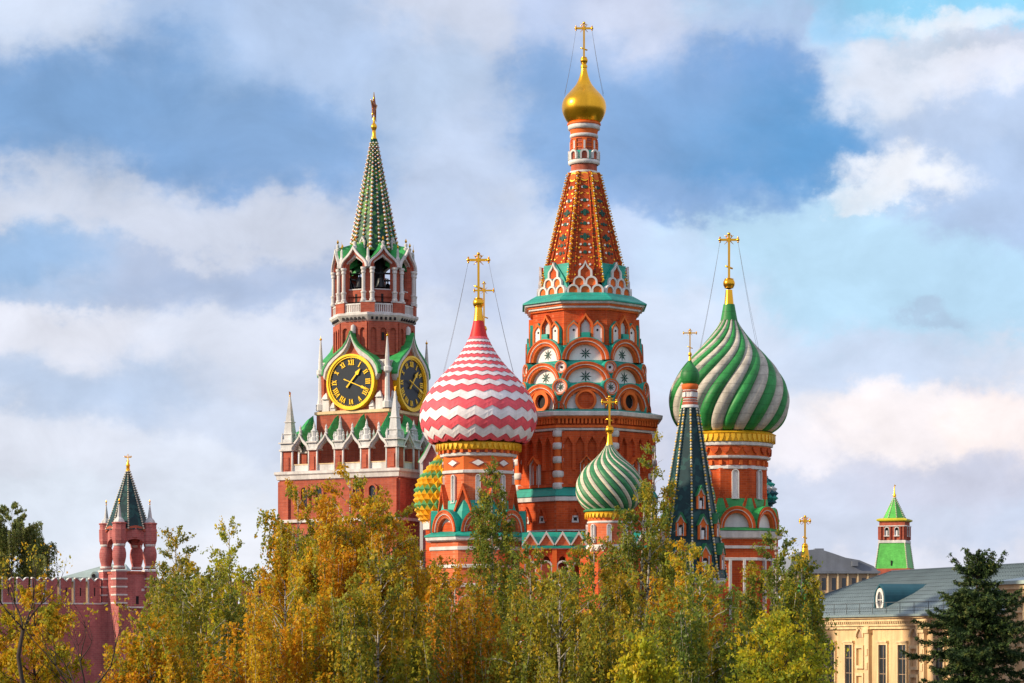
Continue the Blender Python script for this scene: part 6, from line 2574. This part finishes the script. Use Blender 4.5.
def birch(name, label, cat, px_c, y_top, hw, D, pal, seed, low=None, dens=1.0, weep=1.0, lean=0.0, bark='birch_bark', group='birches in front of the cathedral', leaf=0.15, spire=0.52, bare=0.0, trunks=1, wide=1.12):
    """a weeping birch: leaning white stem, arched limbs, hanging twigs, every leaf a face of its own"""
    rng = np.random.default_rng(seed)
    s = D / F
    X = (px_c - 512.0) * s
    H = CAMZ + (HZ - y_top) * s
    Rm = hw * s * wide
    zb = max(1.2, (CAMZ + (HZ - low) * s) if low else CAMZ - 62 * s)
    root = thing(name, label, cat, (X, D, 0), group=group)
    wood = MB()
    cols = np.array(PAL[pal])

    def envelope(t):
        # t: 0 at the foot of the crown, 1 at its tip
        return Rm * np.clip((1 - t) / 0.50, 0.03, 1.0) ** spire
    leafC, leafT, leafS = [], [], []
    tips = []
    for tr in range(trunks):
        ph0 = rng.uniform(0, 6.28)
        hh = H * (1.0 if tr == 0 else rng.uniform(0.84, 0.95))
        off = 0.0 if tr == 0 else rng.uniform(0.25, 0.5) * Rm
        ax, ay = math.cos(ph0) * off, math.sin(ph0) * off
        tp = []
        K = 14
        wob = rng.normal(0, 0.16, (K, 2)).cumsum(axis=0) * 0.5
        for i in range(K):
            u = i / (K - 1)
            tp.append((lean * s * (u - 0.0) ** 1.4 * 0 + lean * s * (u - 1.0) + wob[i, 0] * (1 - u) + ax * u ** 0.7 - 0, wob[i, 1] * (1 - u) + ay * u ** 0.7, hh * u * 0.985))
        r0 = 0.0055 * H + 0.02
        tube(wood, tp, [r0 * (1 - 0.93 * (i / (K - 1))) + 0.012 for i in range(K)], 7, bark)
        TP = np.array(tp)

        def trunk_at(z):
            return np.array([np.interp(z, TP[:, 2], TP[:, 0]), np.interp(z, TP[:, 2], TP[:, 1]), z])
        nl = int((62 if trunks == 1 else 42) * max(0.6, (hh - zb) / 14) * (0.7 + 0.3 * dens))
        ga = rng.uniform(0, 6.28)
        for k in range(nl):
            t = ((k + rng.uniform(0, 0.8)) / nl) ** 0.92
            zt = zb + (hh - zb) * t
            az = ga + 2.399963 * k + rng.normal(0, 0.25)
            reach = float(envelope(t)) * rng.uniform(0.62, 1.08)
            zl = max(0.6, zt - reach * rng.uniform(0.55, 1.0))
            p0 = trunk_at(zl)
            d = np.array([math.cos(az), math.sin(az), 0.0])
            end = trunk_at(min(zt, hh)) + d * reach
            end[2] = zt + rng.uniform(-0.1, 0.25) * reach
            mid = p0 * 0.55 + end * 0.45
            mid[2] += 0.22 * reach + 0.1
            q = []
            for i in range(7):
                u = i / 6
                q.append(p0 * (1 - u) ** 2 + mid * 2 * u * (1 - u) + end * u * u + rng.normal(0, 0.035, 3) * (1 + reach * 0.2))
            rl = 0.010 + 0.011 * reach
            tube(wood, [tuple(p) for p in q], [rl * (1 - 0.8 * i / 6) for i in range(7)], 5, bark)
            Q = np.array(q)
            if rng.random() < bare:
                continue
            limb_c = cols[rng.integers(0, len(cols))]
            nt = int((7 + 9.5 * min(reach, 2.8)) * dens)
            for _ in range(nt):
                u = rng.uniform(0.28, 1.0) ** 0.8
                i = min(int(u * 6), 5)
                f = u * 6 - i
                o = Q[i] * (1 - f) + Q[i + 1] * f
                sd = rng.normal(0, 1, 3) * np.array([1, 1, 0.35])
                sd = sd / (np.linalg.norm(sd) + 1e-6)
                out = (sd * 0.8 + d * 0.5) * rng.uniform(0.15, 0.62) * (0.5 + 0.22 * reach)
                up = rng.uniform(0.0, 0.35)
                topness = np.clip((t - 0.80) / 0.20, 0, 1)
                drop = weep * rng.uniform(0.5, 2.1) * (1 - 0.8 * topness) * (0.45 + 0.25 * min(reach, 2.5))
                a = o + out + np.array([0, 0, up])
                e = a + d * rng.uniform(-0.05, 0.22) + np.array([rng.normal(0, 0.12), rng.normal(0, 0.12), -drop])
                if topness > 0.3:
                    e = a + d * 0.15 + np.array([rng.normal(0, 0.1), rng.normal(0, 0.1), rng.uniform(0.0, 0.55) * topness])
                if rng.random() < 0.30:
                    tube(wood, [tuple(o), tuple(a), tuple((a + e) / 2 + rng.normal(0, 0.03, 3)), tuple(e)], [0.013, 0.010, 0.007, 0.004], 3, bark)
                L = np.linalg.norm(a - o) + np.linalg.norm(e - a)
                nlv = max(4, int(L / 0.052))
                w = rng.uniform(0.1, 1.0, nlv)
                cut = np.linalg.norm(a - o) / L
                pts = np.where((w < cut)[:, None], o + (a - o) * (w / cut)[:, None], a + (e - a) * ((w - cut) / (1 - cut + 1e-6))[:, None])
                pts = pts + rng.normal(0, 0.062, (nlv, 3))
                sc = cols[rng.integers(0, len(cols))] if rng.random() < 0.45 else limb_c
                tint = sc * (1 + rng.normal(0, 0.16, (nlv, 1))) * (1 + rng.normal(0, 0.06, (nlv, 3)))
                odd = rng.random(nlv) < 0.12
                tint[odd] = cols[rng.integers(0, len(cols), odd.sum())]
                leafC.append(pts)
                leafT.append(tint)
    C = np.concatenate(leafC)
    Tn = np.clip(np.concatenate(leafT), 0.004, 0.75)
    C[:, 2] = np.maximum(C[:, 2], 0.3)
    V = leaf_quads(rng, C, leaf)
    wood.build('trunk', root)
    link_mesh('crown', quad_mesh('crown', V, Tn, 'birch_leaf'), root)
    return root, len(C)


NL = 0
TREES = [
    # label, px, top y, half width px, distance, palette, seed, options
    ('pale green birch thick with small leaves, nearest the turret', 176, 533, 30, 152, 'olive', 11, dict(dens=1.0)),
    ('airy yellow-green birch between the turret and the clock tower', 229, 524, 33, 146, 'lime', 12, dict(dens=0.75)),
    ('tall golden weeping birch below the left dial of the clock tower', 350, 474, 70, 130, 'gold', 13, dict(dens=1.2, trunks=3, spire=0.40, weep=1.6)),
    ('broad gold birch standing under the clock tower corner obelisk', 298, 484, 48, 136, 'gold', 14, dict(dens=1.1, trunks=2, spire=0.45, weep=1.5)),
    ('low olive-gold birch spreading in front of the wall beside the turret', 200, 568, 62, 116, 'olive', 15, dict(dens=0.85, weep=1.4, bare=0.06)),
    ('amber birch with bare pale twigs under the yellow studded dome', 424, 552, 50, 132, 'amber', 16, dict(dens=0.85, bare=0.22)),
    ('slender green birch rising before the zigzag-domed tower', 492, 470, 25, 142, 'green', 17, dict(dens=1.1, low=640, wide=1.0, spire=0.7)),
    ('dark olive birch before the copper-roofed gallery', 530, 550, 46, 128, 'green', 18, dict(dens=1.0)),
    ('wide yellow-green birch below the small striped dome', 594, 542, 58, 122, 'olive', 19, dict(dens=1.0)),
    ('tallest green birch, hiding the left side of the bell tower', 655, 440, 44, 138, 'green', 20, dict(dens=1.0, spire=0.7, lean=22, trunks=2, bare=0.12)),
    ('golden birch at the foot of the bell tower', 690, 548, 48, 126, 'gold', 21, dict(dens=0.9, weep=1.4, bare=0.08)),
    ('loose green birch at the right end of the cathedral', 776, 534, 40, 132, 'green', 22, dict(dens=1.0, lean=-8)),
    ('amber weeping birch in front, below the zigzag-domed tower', 455, 572, 60, 108, 'amber', 23, dict(dens=0.82, weep=1.5, bare=0.1)),
    ('dense golden birch in front, with curtains of hanging twigs', 285, 580, 66, 106, 'gold', 24, dict(dens=0.9, weep=1.7, bare=0.06)),
    ('yellow-olive birch in front, between the gold and the amber ones', 378, 562, 48, 104, 'olive', 25, dict(dens=0.85, weep=1.5, bare=0.08)),
    ('olive gold birch in front, left of the yellow bush', 560, 578, 62, 104, 'olive', 26, dict(dens=0.82, weep=1.4, bare=0.1)),
    ('broad green-gold birch in front, right below the bell tower', 700, 580, 62, 102, 'green', 27, dict(dens=0.82, weep=1.3, bare=0.1)),
    ('narrow green birch beside the cream facade', 802, 558, 24, 126, 'green', 28, dict(dens=1.2, wide=1.0)),
    ('smallest golden birch, in front of the fortress turret base', 150, 622, 38, 112, 'gold', 29, dict(dens=0.9)),
]
for (lab, px_, yt, hw_, D_, pal, seed, kw) in TREES:
    r_, n_ = birch('birch_tree', lab, 'tree', px_, yt, hw_, D_, pal, seed, **kw)
    NL += n_
r_, n_ = birch('yellow_tree', 'bright yellow small tree growing before the fortress wall at the frame edge', 'tree', 34, 590, 50, 118, 'yellow', 41, dens=1.05, weep=0.35, group=None, bark='dark_bark', leaf=0.16, spire=0.6)
NL += n_
r_, n_ = birch('weeping_tree', 'dark green weeping tree standing behind the fortress wall', 'tree', 12, 506, 44, 318, 'weep', 42, dens=1.5, weep=1.5, group=None, leaf=0.21, low=600, spire=0.55)
NL += n_
r_, n_ = birch('yellow_shrub', 'bright yellow-green tall shrub in front of the cream palace end', 'shrub', 778, 622, 46, 88, 'lime', 43, dens=1.2, weep=0.2, group=None, bark='dark_bark', spire=0.6, leaf=0.13)
NL += n_
r_, n_ = birch('young_tree', 'pale lime young treetop just reaching the lower edge under the striped dome', 'tree', 645, 648, 26, 86, 'lime', 44, dens=1.0, weep=0.2, group=None, bark='dark_bark', spire=0.6)
NL += n_


def bare_tree(label, px_c, y_fork, y_top, D, seed, spread, lean):
    rng = random.Random(seed)
    s = D / F
    X = (px_c - 512.0) * s
    zf, zt = CAMZ + (HZ - y_fork) * s, CAMZ + (HZ - y_top) * s
    root = thing('bare_tree', label, 'tree', (X, D, 0), group='leafless trees in front of the fortress wall')
    m = MB()
    leaves = []

    def grow(p, d, L, r, depth):
        pts, q = [p], Vector(p)
        dd = Vector(d)
        n = 5
        for i in range(n):
            dd = (dd + Vector((rng.gauss(0, 0.13), rng.gauss(0, 0.13), rng.gauss(0.05, 0.08)))).normalized()
            q = q + dd * (L / n)
            pts.append(tuple(q))
        tube(m, pts, [r * (1 - 0.55 * i / n) for i in range(n + 1)], 6 if depth < 2 else 4, 'dark_bark')
        if depth >= 4:
            for _ in range(4):
                leaves.append([q[a] + rng.gauss(0, 0.16) for a in range(3)])
            return
        for c in range(rng.choice((2, 2, 3))):
            nd = (dd + Vector((rng.gauss(0, spread), rng.gauss(0, spread), rng.uniform(-0.05, 0.35)))).normalized()
            at_ = pts[-1] if c < 2 else pts[rng.choice((2, 3))]
            grow(at_, nd, L * rng.uniform(0.58, 0.8), r * 0.5, depth + 1)
    tr = [(-lean * 0.03 * (zf - z) + (0.22 * math.sin(z * 1.7) if z < zf else 0.0), 0.1 * math.sin(z), z) for z in (0, zf * 0.2, zf * 0.4, zf * 0.55, zf * 0.7, zf * 0.82, zf * 0.92, zf)]
    tube(m, tr, [0.2, 0.17, 0.14, 0.12, 0.11, 0.10, 0.09, 0.08], 8, 'dark_bark')
    for k in range(4):
        a = 2 * PI * k / 4 + 0.5
        grow((0, 0, zf - 0.05), (math.cos(a) * 0.75, math.sin(a) * 0.5, 0.8), (zt - zf) * 0.48, 0.055, 1)
    m.build('trunk', root)
    C = np.array(leaves)
    g = np.random.default_rng(seed)
    tint = np.array(PAL['yellow'])[g.integers(0, 4, len(C))]
    link_mesh('crown', quad_mesh('crown', leaf_quads(g, C, 0.13), tint, 'birch_leaf'), root)


bare_tree('dark nearly leafless tree forking above the yellow tree', 23, 628, 560, 102, 5, 0.42, 2)
bare_tree('low dark leafless tree with spreading boughs before the pink wall', 84, 700, 605, 98, 9, 0.6, 3)


# ---- the spruce
def spruce(label, px_c, y_top, D, hw_low, seed):
    rng = np.random.default_rng(seed)
    s = D / F
    X = (px_c - 512.0) * s
    H = CAMZ + (HZ - y_top) * s
    root = thing('spruce_tree', label, 'tree', (X, D, 0))
    wood = MB()
    tp = [(0.10 * math.sin(i * 0.9) * (1 - i / 12) + (0.10 * max(0, i - 9)), 0.06 * math.cos(i * 1.3), H * i / 12) for i in range(13)]
    tube(wood, tp, [0.26 * (1 - i / 12) + 0.02 for i in range(13)], 8, 'conifer_bark')
    TP = np.array(tp)
    C, A, Tn, S = [], [], [], []
    g1, g2, g3 = np.array((0.032, 0.066, 0.020)), np.array((0.095, 0.145, 0.034)), np.array((0.170, 0.185, 0.04))
    z = 2.0
    zlow = CAMZ - 43 * s
    lev = 0
    while z < H - 0.15:
        t = (H - z) / (H - zlow)
        R_ = hw_low * s * (t ** 0.62) * rng.uniform(0.66, 1.15)
        R_ = min(R_, hw_low * s * 1.25)
        nb = int(4 + 3 * min(1, t)) + (1 if rng.random() < .5 else 0)
        for b in range(nb):
            az = 2 * PI * b / nb + lev * 1.1 + rng.normal(0, 0.22)
            L = max(0.22, R_ * rng.uniform(0.50, 1.22))
            d = np.array([math.cos(az), math.sin(az), 0.0])
            base = np.array([np.interp(z, TP[:, 2], TP[:, 0]), np.interp(z, TP[:, 2], TP[:, 1]), z + rng.normal(0, 0.08)])
            rise = 0.55 if t < 0.25 else 0.12
            pts = []
            for i in range(7):
                u = i / 6
                pts.append(base + d * (L * u) + np.array([0, 0, L * (rise * u - (0.50 + 0.1 * t) * u * u * (1.0 if t > 0.25 else 0.4) + 0.46 * u ** 4)]))
            tube(wood, [tuple(p) for p in pts], [0.012 + 0.02 * L / 3 * (1 - i / 6) for i in range(7)], 4, 'conifer_bark')
            Q = np.array(pts)
            ntw = max(4, int(L / 0.105))
            side = np.array([-d[1], d[0], 0.0])
            for k in range(ntw * 2):
                u = ((k // 2) + rng.uniform(0, 1)) / ntw
                if u < 0.10:
                    continue
                u = min(u, 0.999)
                i = min(int(u * 6), 5)
                f = u * 6 - i
                o = Q[i] * (1 - f) + Q[i + 1] * f
                sg = 1 if k % 2 else -1
                tl = (0.07 + 0.10 * min(L, 1.5) + 0.24 * L * (1 - u)) * rng.uniform(0.7, 1.25)
                tl = min(tl, 0.8)
                e = side * sg * rng.uniform(0.55, 1.0) + d * rng.uniform(0.5, 0.9) + np.array([0, 0, rng.uniform(-1.0, 0.45)])
                e /= np.linalg.norm(e)
                nn = max(6, int(tl / 0.020))
                w = rng.uniform(0, 1, nn)
                p = o + e * (tl * w)[:, None] + rng.normal(0, 0.035, (nn, 3))
                ax = e * 0.7 + rng.normal(0, 0.55, (nn, 3)) + np.array([0, 0, 0.12])
                ax /= np.linalg.norm(ax, axis=1)[:, None]
                C.append(p)
                A.append(ax)
                # young growth at the twig ends is paler
                mixv = np.clip((w - 0.55) / 0.45, 0, 1)[:, None] * rng.uniform(0.2, 1.0)
                col = g1 * (1 - mixv) + (g2 if rng.random() < 0.7 else g3) * mixv
                Tn.append(col * (1 + rng.normal(0, 0.2, (nn, 1))))
        z += rng.uniform(0.36, 0.64) * (0.55 + 0.6 * min(1, t))
        lev += 1
    C, A, Tn = np.concatenate(C), np.concatenate(A), np.clip(np.concatenate(Tn), 0.004, 0.3)
    n = len(C)
    b = np.cross(A, rng.normal(size=(n, 3)))
    b /= np.linalg.norm(b, axis=1)[:, None] + 1e-9
    L = rng.uniform(0.055, 0.095, n)[:, None]
    W = 0.026
    V = np.stack([C - A * L - b * W, C - A * L + b * W, C + A * L + b * W * 0.5, C + A * L - b * W * 0.5], axis=1)
    wood.build('trunk', root)
    link_mesh('crown', quad_mesh('crown', V, Tn, 'spruce_needle'), root)
    # brown cones hanging near the top
    for k in range(14):
        m = MB()
        zc = H - rng.uniform(0.5, 3.2)
        az = rng.uniform(0, 6.28)
        r = rng.uniform(0.25, 0.75) * (H - zc) * 0.42 + 0.1
        lathe(m, [(0, zc - 0.14), (0.035, zc - 0.10), (0.045, zc - 0.04), (0.03, zc + 0.02), (0, zc + 0.03)], 7, 'conifer_bark', smooth=True, xo=r * math.cos(az), yo=r * math.sin(az))
        m.build('cone', root)
    return n


NL += spruce('dark green spruce with drooping tiered boughs before the cream palace', 974, 549, 140, 88, 3)
print('leaf faces', NL)
